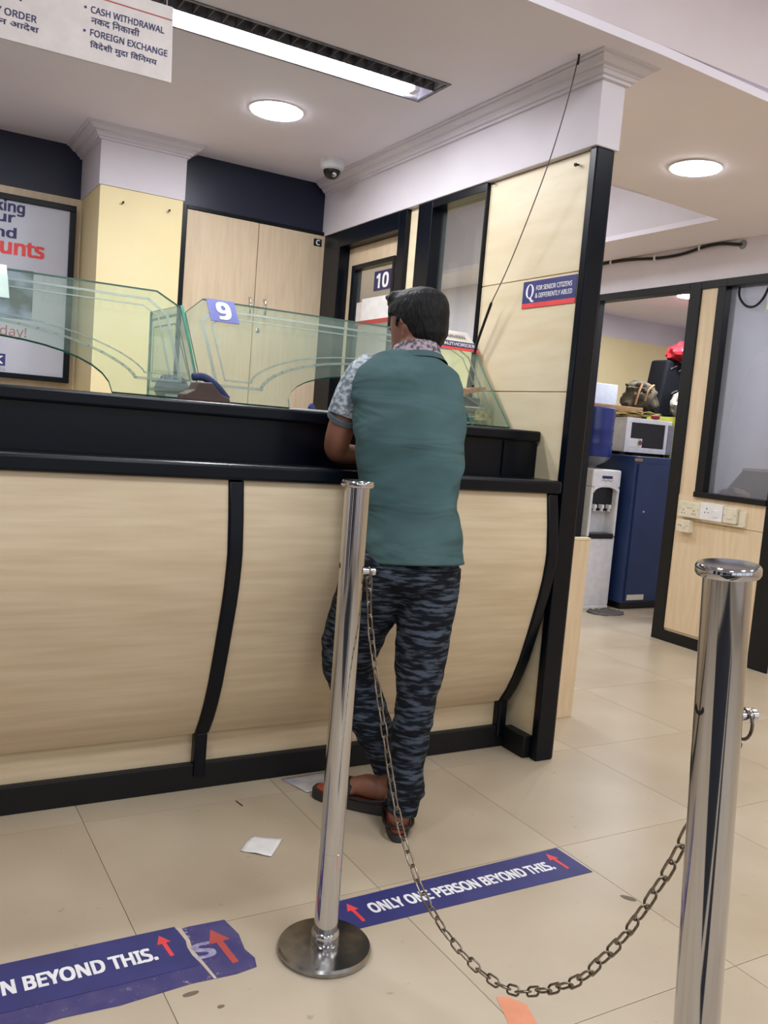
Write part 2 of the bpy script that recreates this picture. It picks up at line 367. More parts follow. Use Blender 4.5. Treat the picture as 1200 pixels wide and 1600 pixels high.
# ---- partition wall between the counter and the inner hall (faces the tellers), with end post
WX = 2.185
wb = MB()
wb.box(WX+.004, 2.26, 2.47, 3.07, 0, 2.245)              # behind sheets
wb.box(WX, 2.26, 3.07, 3.605, 0, .95)
wb.box(WX, 2.26, 3.605, 3.70, 0, 2.245)
PW = struct('wall_partition', wb, lam_pale)
for z0, z1 in ((.0, 1.383), (1.387, 1.819), (1.823, 2.243)):
    link('wall_panel', bx(WX-.003, WX+.004, 2.463, 3.066, z0, z1), lam_pale, PW, bevel=.0015)
for (yy, zz, s) in ((2.53, 2.205, 1), (3.035, 2.235, .6)):
    link('screw', MB().lathe([(.004*s, 0), (.004*s, .012), (.007*s, .013), (.006*s, .018)], (WX-.006, yy, zz), 12, (-1, 0, -.2)), dark_pl, PW, smooth=True)
struct('trim_2', bx(2.167, 2.248, 2.425, 2.462, 0, 2.246), black, bevel=.005)
struct('trim_3', bx(2.248, 2.262, 2.44, 2.47, .0, 2.246), black_m)
struct('beam_partition', bx(2.155, 2.265, 2.42, 9.2, 2.246, CZ+.0), white_p, bevel=.003)
struct('trim_4', cornice([(2.155, 4.60), (2.155, 2.42), (2.265, 2.42), (2.265, 9.0)], CZ, out=-1), white_p, smooth=True, angle=25)
# window in the partition
w = struct('window_1', MB().box(2.165, 2.25, 3.484, 3.605, .95, 2.246).box(2.165, 2.25, 3.074, 3.484, 2.213, 2.246).box(2.165, 2.25, 3.068, 3.076, .95, 2.246).box(2.165, 2.25, 3.076, 3.484, .95, .99), black, bevel=.002)
link('pane', bx(2.222, 2.228, 3.076, 3.484, .99, 2.213), glass_clear, w)
# door to cabin 10
d = struct('door_1', MB().box(2.160, 2.26, 3.70, 3.772, 0, 2.246).box(2.160, 2.26, 3.772, 4.40, 2.16, 2.246).box(2.160, 2.26, 4.40, 4.595, 0, 2.246), black, bevel=.003)
lf = MB().box(2.225, 2.258, 3.774, 3.88, 0, 2.158).box(2.225, 2.258, 4.34, 4.398, 0, 2.158).box(2.225, 2.258, 3.88, 4.34, 2.06, 2.158).box(2.225, 2.258, 3.88, 4.34, 0, .9)
link('door_leaf', lf, lam_v, d)
link('glazing_bead', MB().box(2.215, 2.26, 4.305, 4.34, .9, 2.06).box(2.215, 2.26, 3.88, 4.305, 2.035, 2.06).box(2.215, 2.26, 3.88, 3.90, .9, 2.035).box(2.215, 2.26, 3.90, 4.305, .9, .925), black, d)
link('pane', bx(2.236, 2.242, 3.90, 4.305, .925, 2.035), glass_clear, d)

# ---- back wall of teller area
struct('wall_teller_back', bx(-3.2, .907, 4.95, 5.05, 0, 2.26), lam_v)
struct('wall_teller_upper', bx(-3.2, .907, 4.96, 5.05, 2.26, CZ), darkvoid)
struct('wall_cabinet_upper', bx(1.317, 2.155, 4.62, 4.70, 2.268, CZ), darkvoid)
struct('wall_cabinet_back', bx(1.317, 2.255, 5.0, 5.05, 0, 2.26), lam_v)
PL = struct('pillar', bx(.907, 1.317, 4.51, 5.04, 0, 2.26), yellow, bevel=.002)
link('pillar_head', bx(.901, 1.323, 4.504, 5.04, 2.26, CZ), white_p, PL)
struct('trim_5', cornice([(.901, 5.0), (.901, 4.504), (1.323, 4.504), (1.323, 5.0)], CZ, out=-1), white_p, smooth=True, angle=25)
for xx, zz in ((1.014, 2.185), (1.243, 2.19)):
    link('nail', MB().lathe([(.003, 0), (.003, .02), (.006, .021), (.005, .024)], (xx, 4.512, zz), 10, (.1, -1, .3)), dark_pl, PL, smooth=True)

# ---- right-hand partition (door to store room, window, sockets)
RX = 4.37
wb = MB()
wb.box(RX, RX+.08, 3.18, 3.815, .07, .94); wb.box(RX, RX+.08, 3.69, 3.815, .94, 2.205)
wr = struct('wall_right', wb, lam_v)
struct('wall_right_upper', bx(RX-.002, RX+.08, -4.2, 9.2, 2.252, 2.474), white_p)
struct('wall_right_far', bx(RX, RX+.04, 4.76, 9.2, 0, 1.94), yellow)
struct('wall_right_far_upper', bx(RX, RX+.04, 4.76, 9.2, 1.94, 2.252), white_p)
struct('wall_right_near', bx(RX, RX+.08, -4.2, 3.05, 0, 2.252), lam_v)
link('wall_panel', bx(RX-.006, RX, 3.182, 3.813, .785-.70, .783), lam_v, wr, bevel=.001)
link('wall_panel', bx(RX-.006, RX, 3.182, 3.813, .787, .939), lam_v, wr, bevel=.001)
struct('trim_6', MB().box(RX-.012, RX+.10, 3.815, 3.905, 0, 2.252).box(RX-.012, RX+.04, 4.695, 4.76, 0, 2.252).box(RX-.012, RX+.08, 3.905, 4.76, 2.205, 2.252), black_m, bevel=.003)
struct('baseboard_right', MB().box(RX-.012, RX, 3.18, 3.815, 0, .07), black_m, bevel=.002)
struct('trim_7', bx(RX-.014, RX+.10, 3.05, 3.18, 0, 2.252), black_m, bevel=.003)
w = struct('window_2', MB().box(RX-.012, RX+.09, 3.63, 3.69, .945, 2.205).box(RX-.012, RX+.09, 3.18, 3.63, 2.205, 2.252).box(RX-.012, RX+.09, 3.63, 3.815, 2.205, 2.252).box(RX-.022, RX+.09, 3.18, 3.69, .935, .968), black_m, bevel=.002)
link('pane', bx(RX+.04, RX+.046, 3.18, 3.63, .968, 2.205), glass_milky, w)
# room behind the window and the store room
struct('wall_store_back', bx(RX+.08, 8.2, 6.45, 6.55, 0, 2.26), yellow)
struct('wall_store_back_upper', bx(RX+.08, 8.2, 6.45, 6.55, 2.26, 2.5), white_p)
struct('wall_store_side', bx(7.2, 7.3, 3.9, 6.45, 0, 2.5), white_p)
area('store_fill', (5.0, 4.05, 2.40), .3, .3, 4.5)  # added hidden fill that brightens the front of the store room
struct('wall_cabin_side', bx(RX+.10, 8.2, 3.85, 3.89, 0, 2.5), white_p)
struct('wall_cabin_back', bx(5.9, 6.0, -1.0, 3.85, 0, 2.5), mat('grey_white_paint', (186, 188, 196), .6))

# ================================================================= LIGHT FITTINGS
def downlight(x, y, z, label, power, r=.115, tilt=0):
    t = root('ceiling_light', (x, y, z), label, 'ceiling light')
    link('trim_ring', MB().lathe([(r+.004, 0), (r+.006, -.004), (r, -.006), (r-.006, -.004)][::-1], (x, y, z), 40), white_pl, t, smooth=True)
    link('diffuser', MB().lathe([(r-.001, -.002), (r-.004, -.009), (r-.020, -.013), (.001, -.015)][::-1], (x, y, z), 40), emit_white, t, smooth=True)
    l = area('downlight_lamp', (x, y, z-.018), r*1.8, 0, power, (.92, .955, 1), 'DISK')
    l.parent = t; l.matrix_parent_inverse = Matrix.Translation(-WORLD[t])
    return t
downlight(1.467, 3.705, CZ, 'round white lit downlight in the ceiling behind the long tube fitting', K_DOWN)
downlight(3.225, 2.935, zc(3.225), 'round lit downlight in the ceiling right of the black end post', K_DOWN)
downlight(.20, 3.55, CZ, 'round lit downlight at the left edge, beyond the hanging sign', K_DOWN*1.3)
downlight(5.71, 5.11, zc(5), 'small lit downlight in the store room ceiling seen through the doorway', K_STORE, .10)
area('inner_hall_fill', (3.0, 6.6, 2.46), .6, .6, 46)  # added fill for the dark inner hall, out of view, no fitting
area('tray_fill', (2.95, 4.6, 2.93), .5, .5, K_BACK)  # added fill that lightens the inner face of the ceiling tray
area('side_hall_panel', (3.4, 1.2, 3.02), .58, .58, 7)
area('cabin_panel', (5.1, 3.0, 2.38), .5, .5, 18)
t = root('tube_light', (1.23, 3.075, CZ), 'long recessed fluorescent ceiling fitting, tube lit, grey grille along its near half', 'ceiling light')
f = MB(); f.box(.59, 1.875, 2.955, 2.967, CZ-.004, CZ+.002); f.box(.59, 1.875, 3.183, 3.195, CZ-.004, CZ+.002); f.box(.59, .603, 2.967, 3.183, CZ-.004, CZ+.002); f.box(1.862, 1.875, 2.967, 3.183, CZ-.004, CZ+.002)
link('frame', f, grille_m, t)
f = MB(); f.box(.60, 1.865, 2.965, 3.185, CZ+.07, CZ+.075); f.box(.60, 1.865, 2.965, 2.968, CZ+.002, CZ+.07); f.box(.60, 1.865, 3.182, 3.185, CZ+.002, CZ+.07); f.box(.60, .603, 2.965, 3.185, CZ+.002, CZ+.07); f.box(1.862, 1.865, 2.965, 3.185, CZ+.002, CZ+.07)
link('housing', f, reflector_m, t)
link('divider', bx(.603, 1.862, 3.060, 3.063, CZ, CZ+.07), grille_m, t)
for k in range(24):
    link('louvre_blade', bx(.63+k*.0515, .632+k*.0515, 2.968, 3.060, CZ+.004, CZ+.055), grille_m, t)
tubeo = MB().tube([(.64, 3.125, CZ+.022), (1.80, 3.125, CZ+.022)], .019, 14); link('tube', tubeo, emit_tube, t, smooth=True)
link('reflector', MB().prism([(.61, 3.068, CZ+.066), (.61, 3.18, CZ+.066), (.61, 3.18, CZ+.004), (.61, 3.172, CZ+.050), (.61, 3.075, CZ+.060)], (1.25, 0, 0)), reflector_m, t)
for xx in (.625, 1.81): link('lampholder', bx(xx-.012, xx+.012, 3.10, 3.15, CZ-.0, CZ+.05), white_pl, t)
l = area('tube_lamp', (1.23, 3.125, CZ-.004), 1.2, .09, K_TUBE, (.96, .97, 1)); l.parent = t; l.matrix_parent_inverse = Matrix.Translation(-WORLD[t])

# security camera
t = root('dome_camera', (1.972, 4.17, CZ), 'white dome security camera with dark bubble on ceiling above the cabinet', 'security camera')
link('housing', MB().lathe([(.062, 0), (.064, -.02), (.058, -.045), (.046, -.052)][::-1], (1.972, 4.17, CZ), 32), white_pl, t, smooth=True)
link('dome', MB().lathe([(.044, -.050), (.042, -.066), (.033, -.082), (.018, -.092), (.001, -.095)][::-1], (1.972, 4.17, CZ), 32), dark_pl, t, smooth=True)
link('lens', MB().lathe([(.012, 0), (.012, .012), (.008, .014)], (1.966, 4.135, CZ-.078), 16, (-.1, -.8, -.4)), chrome, t, smooth=True)

# hanging wire, cable along the wall
wp = [(2.059, 2.445, CZ), (2.075, 2.50, 2.40), (2.10, 2.60, 2.22), (2.118, 2.72, 2.03), (2.128, 2.83, 1.86), (2.133, 2.92, 1.74)]
def smoothpath(P, k=6):
    P = [Vector(p) for p in P]; out = []
    for i in range(len(P)-1):
        p0 = P[max(i-1, 0)]; p1 = P[i]; p2 = P[i+1]; p3 = P[min(i+2, len(P)-1)]
        for j in range(k):
            t_ = j/k
            out.append(.5*((2*p1)+(p2-p0)*t_+(2*p0-5*p1+4*p2-p3)*t_*t_+(3*p1-p0-3*p2+p3)*t_**3))
    return out+[P[-1]]
t = root('hanging_wire', wp[0], 'thin wire hanging from a ceiling hook to the glass screen end', 'wire')
link('wire', MB().tube(smoothpath(wp), .0022, 6), mat('grey_wire', (86, 78, 74), .5), t, smooth=True)
link('sleeve', MB().tube(smoothpath([(2.133, 2.92, 1.74), (2.137, 2.96, 1.67), (2.142, 3.0, 1.60), (2.146, 3.02, 1.56), (2.142, 3.03, 1.50), (2.135, 3.035, 1.42), (2.128, 3.035, 1.36)]), [.003]+[.006]*20+[.006]*10+[.005]*6, 8), dark_pl, t, smooth=True)
link('hook', MB().tube([(2.059, 2.445, CZ-.001), (2.059, 2.445, CZ-.02), (2.064, 2.452, CZ-.03)], .004, 8), dark_pl, t, smooth=True)
link('plug', MB().box(2.11, 2.145, 3.02, 3.05, 1.345, 1.365), dark_pl, t, bevel=.003)
t = root('wall_cable', (RX-.01, 4.1, 2.47), 'black cable clipped along the white band above the doorway', 'cable')
cp = [(RX-.01, 6.0, 2.50), (RX-.01, 5.0, 2.492), (RX-.01, 4.5, 2.462), (RX-.01, 4.2, 2.440), (RX-.012, 4.0, 2.440), (RX-.014, 3.82, 2.462), (RX-.014, 3.70, 2.462), (RX-.012, 3.60, 2.446), (RX-.0, 3.555, 2.440)]
cp = [(x, y, min(z, 2.462)) for x, y, z in cp]
link('cable', MB().tube(smoothpath(cp), .010, 8), dark_pl, t, smooth=True)
for yy, zz in ((4.62, 2.462), (4.22, 2.441), (3.86, 2.458)):
    link('clip', bx(RX-.024, RX-.002, yy-.006, yy+.006, zz-.014, zz+.014), white_pl, t)
link('grommet', MB().lathe([(.028, 0), (.026, .005), (.014, .006)], (RX-.002, 3.555, 2.440), 18, (-1, 0, 0)), grey_pl, t, smooth=True)
link('cable_loop', MB().tube(smoothpath([(RX+.02, 3.56, 2.20), (RX+.015, 3.55, 2.14), (RX+.015, 3.50, 2.085), (RX+.015, 3.44, 2.075), (RX+.015, 3.39, 2.11), (RX+.015, 3.36, 2.17), (RX+.02, 3.35, 2.205)]), .007, 8), dark_pl, t, smooth=True)

# ================================================================= COUNTER
PROF = [(2.438, 1.012), (2.420, .90), (2.409, .80), (2.411, .76), (2.418, .70), (2.430, .64), (2.444, .587), (2.472, .483), (2.504, .376), (2.532, .305), (2.562, .246), (2.600, .188)]
CT = root('service_counter', (.6, 2.6, 0), 'long teller counter with curved beige front panels, black shelves and black ribs', 'counter')
def curved(x0, x1, off0, off1):
    """panel following the curved profile; off = distance proud of the profile"""
    fr = [Vector((0, y-off0, z)) for y, z in PROF]; bk = [Vector((0, y-off1, z)) for y, z in PROF]
    pts = fr+bk[::-1]
    n = len(pts); A = [Vector((x0, p.y, p.z)) for p in pts]; B = [Vector((x1, p.y, p.z)) for p in pts]; m_ = len(fr)
    fs = [(i, i+1, n+i+1, n+i) for i in range(n-1)]+[(n-1, 0, n, 2*n-1)]
    for i in range(m_-1):
        a, b_, c_, d_ = i, i+1, n-2-i, n-1-i
        fs += [(d_, c_, b_, a), (n+a, n+b_, n+c_, n+d_)]
    return MB().add(A+B, fs)
def panel(x0, x1):
    o = link('curved_panel', curved(x0, x1, 0, -.018), lam_h, CT, smooth=True, angle=35); return o
panel(-1.30, -.312); panel(-.308, .893); panel(.94, 2.104)
def rib(x0, x1):
    o = link('rib', curved(x0, x1, .010, -.03), black, CT, smooth=True, angle=35, bevel=.006)
    link('rib_foot', bx(x0+.004, x1-.002, 2.594, 2.66, .04, .19), black, CT, bevel=.008)
rib(.893, .94); rib(2.104, 2.152); rib(-.355, -.308)
link('kickboard', bx(-1.3, 2.15, 2.628, 2.65, .07, .21), lam_h, CT)
link('skirting', MB().box(-1.3, 2.158, 2.603, 2.63, 0, .085), black_m, CT, bevel=.004)
link('skirting', MB().box(2.140, 2.182, 2.47, 2.603, 0, .085), black_m, CT, bevel=.004)
link('lower_shelf', bx(-1.3, 2.158, 2.418, 2.66, 1.012, 1.060), black, CT, bevel=.010)
link('upstand', bx(-1.3, 2.172, 2.612, 2.64, 1.058, 1.20), black, CT)
link('upstand_end', bx(2.02, 2.178, 2.606, 2.613, 1.060, 1.19), black, CT)
link('upper_shelf', bx(-1.3, 2.178, 2.587, 3.48, 1.194, 1.235), black, CT, bevel=.008)
link('bounce_desk', bx(-1.3, 2.178, 3.48, 4.05, .72, .75), white_pl, CT)  # unseen white top, added to bounce light up to the ceiling
link('counter_back', bx(-1.3, 2.178, 3.40, 3.42, .0, 1.194), lam_h, CT)

# ---- glass screens leaning towards the tellers
LU = Vector((0, .29, .335)).normalized(); LN = Vector((0, -LU.z, LU.y)); L0 = Vector((0, 2.765, 1.236))
def LP(x, z, off=0):
    s = (z-1.236)/LU.z; return Vector((x, L0.y, L0.z))+LU*s+LN*off
def arch(cx, hw, zt, n=18, z0=1.236):
    return [(cx-hw*math.cos(PI*k/n), z0+(zt-z0)*(math.sin(PI*k/n)**.85)) for k in range(n+1)]
def screen(label, outline, etch_lines):
    c = sum((p[0] for p in outline))/len(outline)
    t = root('glass_screen', LP(c, 1.24), label, 'glass screen', 'leaning glass screens on the counter')
    b = MB(); b.prism([LP(x, z, .004) for x, z in outline], LN*-.008)
    b.mi = [0 if len(f) > 4 else 1 for f in b.f]
    link('pane', b, None, t, mats=[glass, glass_edge])
    for wd, line in etch_lines:
        eb = MB()
        for i in range(len(line)-1):
            a = LP(*line[i], off=.0045); c2 = LP(*line[i+1], off=.0045); dd = (c2-a); ln = dd.length; dd.normalize(); sd = dd.cross(LN)
            a = a-dd*wd*.3; c2 = c2+dd*wd*.3
            eb.prism([a-sd*wd/2, c2-sd*wd/2, c2+sd*wd/2, a+sd*wd/2], LN*.0006)
        link('etched_line', eb, etch, t)
    return t
def inset_lines(xl, xr, zt, zb, ch, acx, ahw, azt):
    out = []
    for k, wd in ((0, .011), (.032, .006)):
        L_ = [(xl+k, zb+k*.6), (xl+k, zt-ch-k*.2), (xl+ch*1.1+k*.7, zt-k*.8), (xr-ch*1.1-k*.7, zt-k*.8), (xr-k, zt-ch-k*.2), (xr-k, zb+k*.6)]
        ar = [(acx+(ahw+.09+k)*math.cos(PI*j/24), zb+k*.6+(azt+.045+k*.7-zb-k*.6)*math.sin(PI*j/24)**1.35) for j in range(25)]
        ar = [(x, max(z, zb+k*.6)) for x, z in ar if xl+k < x < xr-k]
        out.append((wd, L_+ar+[(xl+k, zb+k*.6)]))
    return out
o8 = [(-.42, 1.2405), (-.42, 1.545), (-.345, 1.60), (.827, 1.606), (.900, 1.556), (.905, 1.2405)]+arch(.25, .372, 1.385, z0=1.2405)[::-1]
screen('leaning etched glass screen left of the green-edged divider, with a low arched opening', o8, inset_lines(-.36, .845, 1.568, 1.292, .05, .25, .36, 1.385))
o9 = [(.914, 1.2405), (.914, 1.541), (.989, 1.601), (2.075, 1.601), (2.15, 1.545), (2.165, 1.2405)]+arch(1.60, .385, 1.38, z0=1.2405)[::-1]
screen('leaning etched glass screen behind the person, carrying the blue number 9', o9, inset_lines(.968, 2.10, 1.563, 1.292, .05, 1.60, .385, 1.38))
# divider
t = root('glass_divider', (.907, 3.1, 1.236), 'upright green-edged glass divider standing crosswise between counter positions 8 and 9', 'glass screen')
b = MB().prism([(.903, 2.785, 1.238), (.903, 3.052, 1.566), (.903, 3.45, 1.572), (.903, 3.435, 1.238)], (.010, 0, 0)); b.mi = [0, 0, 1, 1, 1, 1]
link('pane', b, None, t, mats=[glass, glass_edge])
for k, wd in ((0, .010), (.03, .006)):
    L_ = [(2.86+k*1.2, 1.275+k), (3.085+k*.5, 1.535-k), (3.41-k, 1.538-k), (3.40-k, 1.275+k), (2.86+k*1.2, 1.275+k)]
    eb = MB()
    for i in range(4):
        a = Vector((.9025, *L_[i])); c2 = Vector((.9025, *L_[i+1])); dd = (c2-a).normalized(); sd = dd.cross(Vector((1, 0, 0)))
        eb.prism([a-sd*wd/2, c2-sd*wd/2, c2+sd*wd/2, a+sd*wd/2], (-.0006, 0, 0))
    link('etched_line', eb, etch, t)
# number 9 plate hanging on the screen
def plate_on_screen(name, label, pts, thick, m):
    c = sum((Vector(LP(*p)) for p in pts), Vector())/len(pts)
    t = root(name, c, label, 'sign')
    link('plate', MB().prism([LP(x, z, .006) for x, z in pts], LN*thick), m, t)
    return t
t = plate_on_screen('number_sign', 'blue plate with white number 9 on the glass screen beside the divider', [(1.0, 1.602), (1.0, 1.519), (1.104, 1.519), (1.104, 1.602)], .0015, mat('blue_print', (54, 68, 150), .5))
text('9', 'number', white_txt, t, LP(1.034, 1.530, .0078), (1, 0, 0), LU, .080, .044, .035)
# name plate
t = plate_on_screen('name_plate', 'white name plate with blue and red bands on top of the glass behind the person', [(1.90, 1.538), (2.172, 1.538), (2.145, 1.622), (1.925, 1.622)], .0015, paper)
link('blue_band', MB().prism([LP(1.903, 1.549, .0076), LP(2.169, 1.549, .0076), LP(2.160, 1.576, .0076), LP(1.912, 1.576, .0076)], LN*.0006), navy_dark, t)
link('red_band', MB().prism([LP(1.90, 1.538, .0076), LP(2.172, 1.538, .0076), LP(2.169, 1.549, .0076), LP(1.903, 1.549, .0076)], LN*.0006), red, t)
text('OFFICER AUTHORISER', 'lettering', white_txt, t, LP(2.155, 1.5545, .0084), (1, 0, 0), LU, .0195, .262, .010, anchor='r')
link('name_strip', MB().prism([LP(1.97, 1.586, .0076), LP(2.130, 1.586, .0076), LP(2.124, 1.610, .0076), LP(1.97, 1.610, .0076)], LN*.0004), cream_pl, t)
text('A.PARVEEN', 'lettering', navy_txt, t, LP(2.120, 1.590, .0082), (1, 0, 0), LU, .016, .13, .008, anchor='r')
link('fold', MB().prism([LP(1.925, 1.622, .006), LP(2.145, 1.622, .006), LP(2.145, 1.622, -.012), LP(1.925, 1.622, -.012)], LU*.001), paper, t)
# white card hanging at the left
t = plate_on_screen('white_card', 'white card hung over the glass screen at the left edge beside the poster picture', [(.20, 1.50), (.345, 1.50), (.345, 1.612), (.20, 1.612)], .001, paper)
link('lower_half', MB().prism([LP(.20, 1.50, .0072), LP(.346, 1.50, .0072), LP(.346, 1.578, .0072), LP(.20, 1.578, .0072)], LN*.0004), mat('pale_green_card', (190, 214, 204), .5), t)

# ---- small things on the counter
def prof_x(pts, y0, y1): return MB().prism([(x, y0, z) for x, z in pts], (0, y1-y0, 0))
t = root('pen_holder', (.89, 2.70, 1.236), 'brown wooden wedge block at the foot of the glass divider', 'holder')
link('block', prof_x([(.812, 1.236), (.962, 1.236), (.958, 1.252), (.930, 1.262), (.905, 1.288), (.898, 1.296), (.855, 1.294), (.845, 1.270), (.815, 1.254)], 2.65, 2.73), brown_w, t, bevel=.003)
t = root('blue_pouch', (.93, 2.755, 1.236), 'small blue cloth pouch just behind the brown wooden block', 'pouch')
link('body', MB().tube(smoothpath([(.865, 2.753, 1.312), (.905, 2.753, 1.314), (.945, 2.75, 1.290), (.975, 2.75, 1.260), (.985, 2.75, 1.250)]), [.010]+[.013]*23+[.012], 10), mat('blue_cloth', (52, 66, 112), .8, rgb2=(40, 50, 84), nscale=30), t, smooth=True)
t = root('blue_bag', (.99, 3.40, 1.236), 'dark blue rounded bag seen through the glass divider', 'bag')
def blob(c, r, seed=0, amp=.15, n=20, flat=0):
    vs = []; fs = []; m_ = n//2
    for i in range(m_+1):
        for j in range(n):
            th = PI*i/m_; ph = 2*PI*j/n; dd = Vector((math.sin(th)*math.cos(ph), math.sin(th)*math.sin(ph), math.cos(th)))
            k = 1+amp*noise.noise(dd*1.8+Vector((seed, 0, 0)))+amp*.4*noise.noise(dd*5+Vector((seed, 3, 0)))
            z = dd.z*r[2]*k
            if flat and z < -r[2]*flat: z = -r[2]*flat
            vs.append((c[0]+dd.x*r[0]*k, c[1]+dd.y*r[1]*k, c[2]+z))
    for i in range(m_):
        for j in range(n): fs.append((i*n+j, (i+1)*n+j, (i+1)*n+(j+1) % n, i*n+(j+1) % n))
    return MB().add(vs, fs)
link('body', blob((.992, 3.40, 1.285), (.066, .06, .056), 2, .12, 24, .85), mat('dark_blue_cloth', (44, 52, 84), .8, rgb2=(110, 116, 130), nscale=16, stretch=(.3, .3, 4), lo=.55, hi=.7), t, smooth=True)
link('label_patch', bx(.95, 1.03, 3.338, 3.342, 1.245, 1.262), paper, t)
t = root('paper_slips', (1.26, 2.68, 1.236), 'small white paper slips on the counter ledge beside the man', 'paper')
for k in range(4): link('slip', bx(1.19+k*.006, 1.31+k*.004, 2.63+k*.004, 2.72, 1.2362+k*.0016, 1.2372+k*.0016), paper, t)
t = root('blue_bottle_cap', (1.41, 3.05, 1.236), 'small bright blue stamp behind the glass arch', 'stamp')
link('stamp_body', MB().lathe([(.013, 0), (.015, .012), (.014, .022), (.006, .034)], (1.43, 3.05, 1.236), 18), blue_pl, t, smooth=True)
t = root('orange_file', (2.08, 2.93, 1.37), 'orange plastic file leaning over the stack at the counter end', 'file')
link('cover', MB().prism([(2.0, 2.92, 1.352), (2.135, 2.92, 1.382), (2.15, 2.92, 1.392), (2.14, 2.92, 1.398), (2.0, 2.92, 1.375)], (0, .10, 0)), orange_pl, t)
t = root('blue_box', (2.08, 2.98, 1.31), 'dark blue flat box under the orange file', 'box')
link('box_body', bx(1.99, 2.135, 2.94, 3.08, 1.318, 1.352), navy_dark, t, bevel=.003)
t = root('paper_stack', (2.05, 3.0, 1.236), 'untidy stack of papers and bundles behind the glass at the counter end', 'papers')
for k in range(9):
    dx = random.uniform(-.015, .015); link('sheet_bundle', bx(1.95+dx, 2.15+dx*.6, 2.93+dx, 3.10, 1.236+k*.009, 1.243+k*.009), paper if k % 3 else mat_cloth, t, bevel=.001)
t = root('plastic_pouch', (2.11, 2.88, 1.236), 'crumpled yellowish plastic pouch in front of the paper stack', 'pouch')
link('pouch_body', blob((2.10, 2.868, 1.268), (.034, .028, .034), 5, .5, 22, .9), mat('amber_plastic', (150, 122, 64), .3, rgb2=(196, 176, 120), nscale=30), t, smooth=True)

# ================================================================= CABINETS, POSTER
t = root('wall_cabinet', (1.77, 4.8, 0), 'tall beige double-door cabinet in a black frame beside the yellow pillar', 'cabinet')
link('frame', MB().box(1.330, 1.367, 4.595, 4.64, 0, 2.266).box(1.367, 2.168, 4.595, 4.64, 2.248, 2.266).box(2.168, 2.205, 4.595, 4.62, 0, 2.266), black, t, bevel=.002)
link('carcass', bx(1.335, 2.16, 4.64, 4.99, 0, 2.26), lam_v, t)
for x0, x1, hx in ((1.369, 1.765, 1.735), (1.769, 2.166, 1.821)):
    dr = link('door', bx(x0, x1, 4.60, 4.618, .05, 2.246), lam_v, t, bevel=.0015)
    link('handle', MB().tube(smoothpath([(hx, 4.60, 1.845), (hx, 4.575, 1.84), (hx, 4.568, 1.80), (hx, 4.575, 1.758), (hx, 4.60, 1.752)]), .005, 8), chrome, dr, smooth=True)
link('lock', MB().lathe([(.013, 0), (.013, .004), (.010, .005)], (1.797, 4.60, 1.674), 18, (0, -1, 0)), chrome, t, smooth=True)
tg = link('letter_tag', bx(2.095, 2.143, 4.596, 4.60, 2.185, 2.224), dark_pl, t)
text('C', 'letter', white_txt, tg, (2.109, 4.5955, 2.191), (1, 0, 0), (0, 0, 1), .027, .021, .03)

t = root('bank_poster', (.2, 4.93, 1.7), 'large glazed bank poster in a black frame left of the yellow pillar', 'poster')
link('frame', MB().box(-.62, .872, 4.89, 4.95, 2.182, 2.212).box(-.62, .872, 4.89, 4.95, 1.298, 1.325).box(.842, .872, 4.89, 4.95, 1.325, 2.182).box(-.62, -.59, 4.89, 4.95, 1.325, 2.182), black, t, bevel=.002)
link('sheet', bx(-.59, .842, 4.905, 4.95, 1.325, 2.182), poster_m, t)
def ptxt(s, xr, zb, h, m, w_=None, bold=.03): return text(s, 'lettering', m, t, (xr, 4.9045, zb), (1, 0, 0), (0, 0, 1), h, w_, bold, anchor='r')
ptxt('Banking', .622, 2.112, .070, navy_txt, .26, .03)
ptxt('your', .578, 2.060, .052, navy_txt, .185, .03)
ptxt('and', .586, 2.000, .050, navy_txt, .150, .03)
ptxt('Accounts', .722, 1.920, .074, red, .44, .034)
ptxt('today!', .655, 1.497, .066, red_dull, .195, .0)
link('picture', bx(.02, .678, 4.9035, 4.905, 1.600, 1.850), picture_m, t)
lg = link('logo_box', bx(.30, .560, 4.9035, 4.905, 1.357, 1.418), navy, t)
text('BANK', 'lettering', white_txt, lg, (.548, 4.903, 1.368), (1, 0, 0), (0, 0, 1), .038, .20, .02, anchor='r')
ptxt('India', .560, 1.332, .018, grey_pl, .06, .0)

# ================================================================= HANGING SIGN
t = root('hanging_sign', (.1, 2.5, 2.3), 'white hanging ceiling sign listing cash services in two scripts', 'sign')
SY = 2.5
link('board', MB().prism([(-.55, SY, 2.083), (.678, SY, 2.093), (.672, SY, 2.290), (-.55, SY, 2.285)], (0, .006, 0)), offwhite, t, bevel=.001)
def stx(s, x, z, h, w_, m=navy_txt, bold=.014): return text(s, 'lettering', m, t, (x, SY-.0004, z), (1, 0, .008), (0, 0, 1), h, w_, bold)
link('red_line', bx(-.50, .672, SY-.0008, SY, 2.2535, 2.2565), red_dull, t)
stx('CASH WITHDRAWAL', .458, 2.213, .0165, .192); stx('नकद निकासी'.replace('नि', 'िन').replace('सी', 'सी'), .460, 2.186, .0215, .125)
stx('FOREIGN EXCHANGE', .459, 2.156, .0165, .203); stx('िवदेशी मुद्रा ििवनय'.replace('ििवनय', 'िविनमय').replace('मुद्रा', 'मुदा'), .460, 2.122, .0225, .175)
stx('PAY ORDER', .205, 2.147, .0170, .122); stx('भुगतान आदेश', .178, 2.119, .0215, .155)
stx('•', .441, 2.2195, .006, .006); stx('•', .441, 2.1615, .006, .006); stx('•', .155, 2.152, .006, .006)
stx('जमा', .215, 2.190, .020, .08); stx('CASH DEPOSIT', .178, 2.213, .0165, .15)
for xx in (-.40, .655):
    link('hanger', MB().tube([(xx, SY+.003, 2.275), (xx, SY+.003, CZ)], .002, 6), chrome, t)

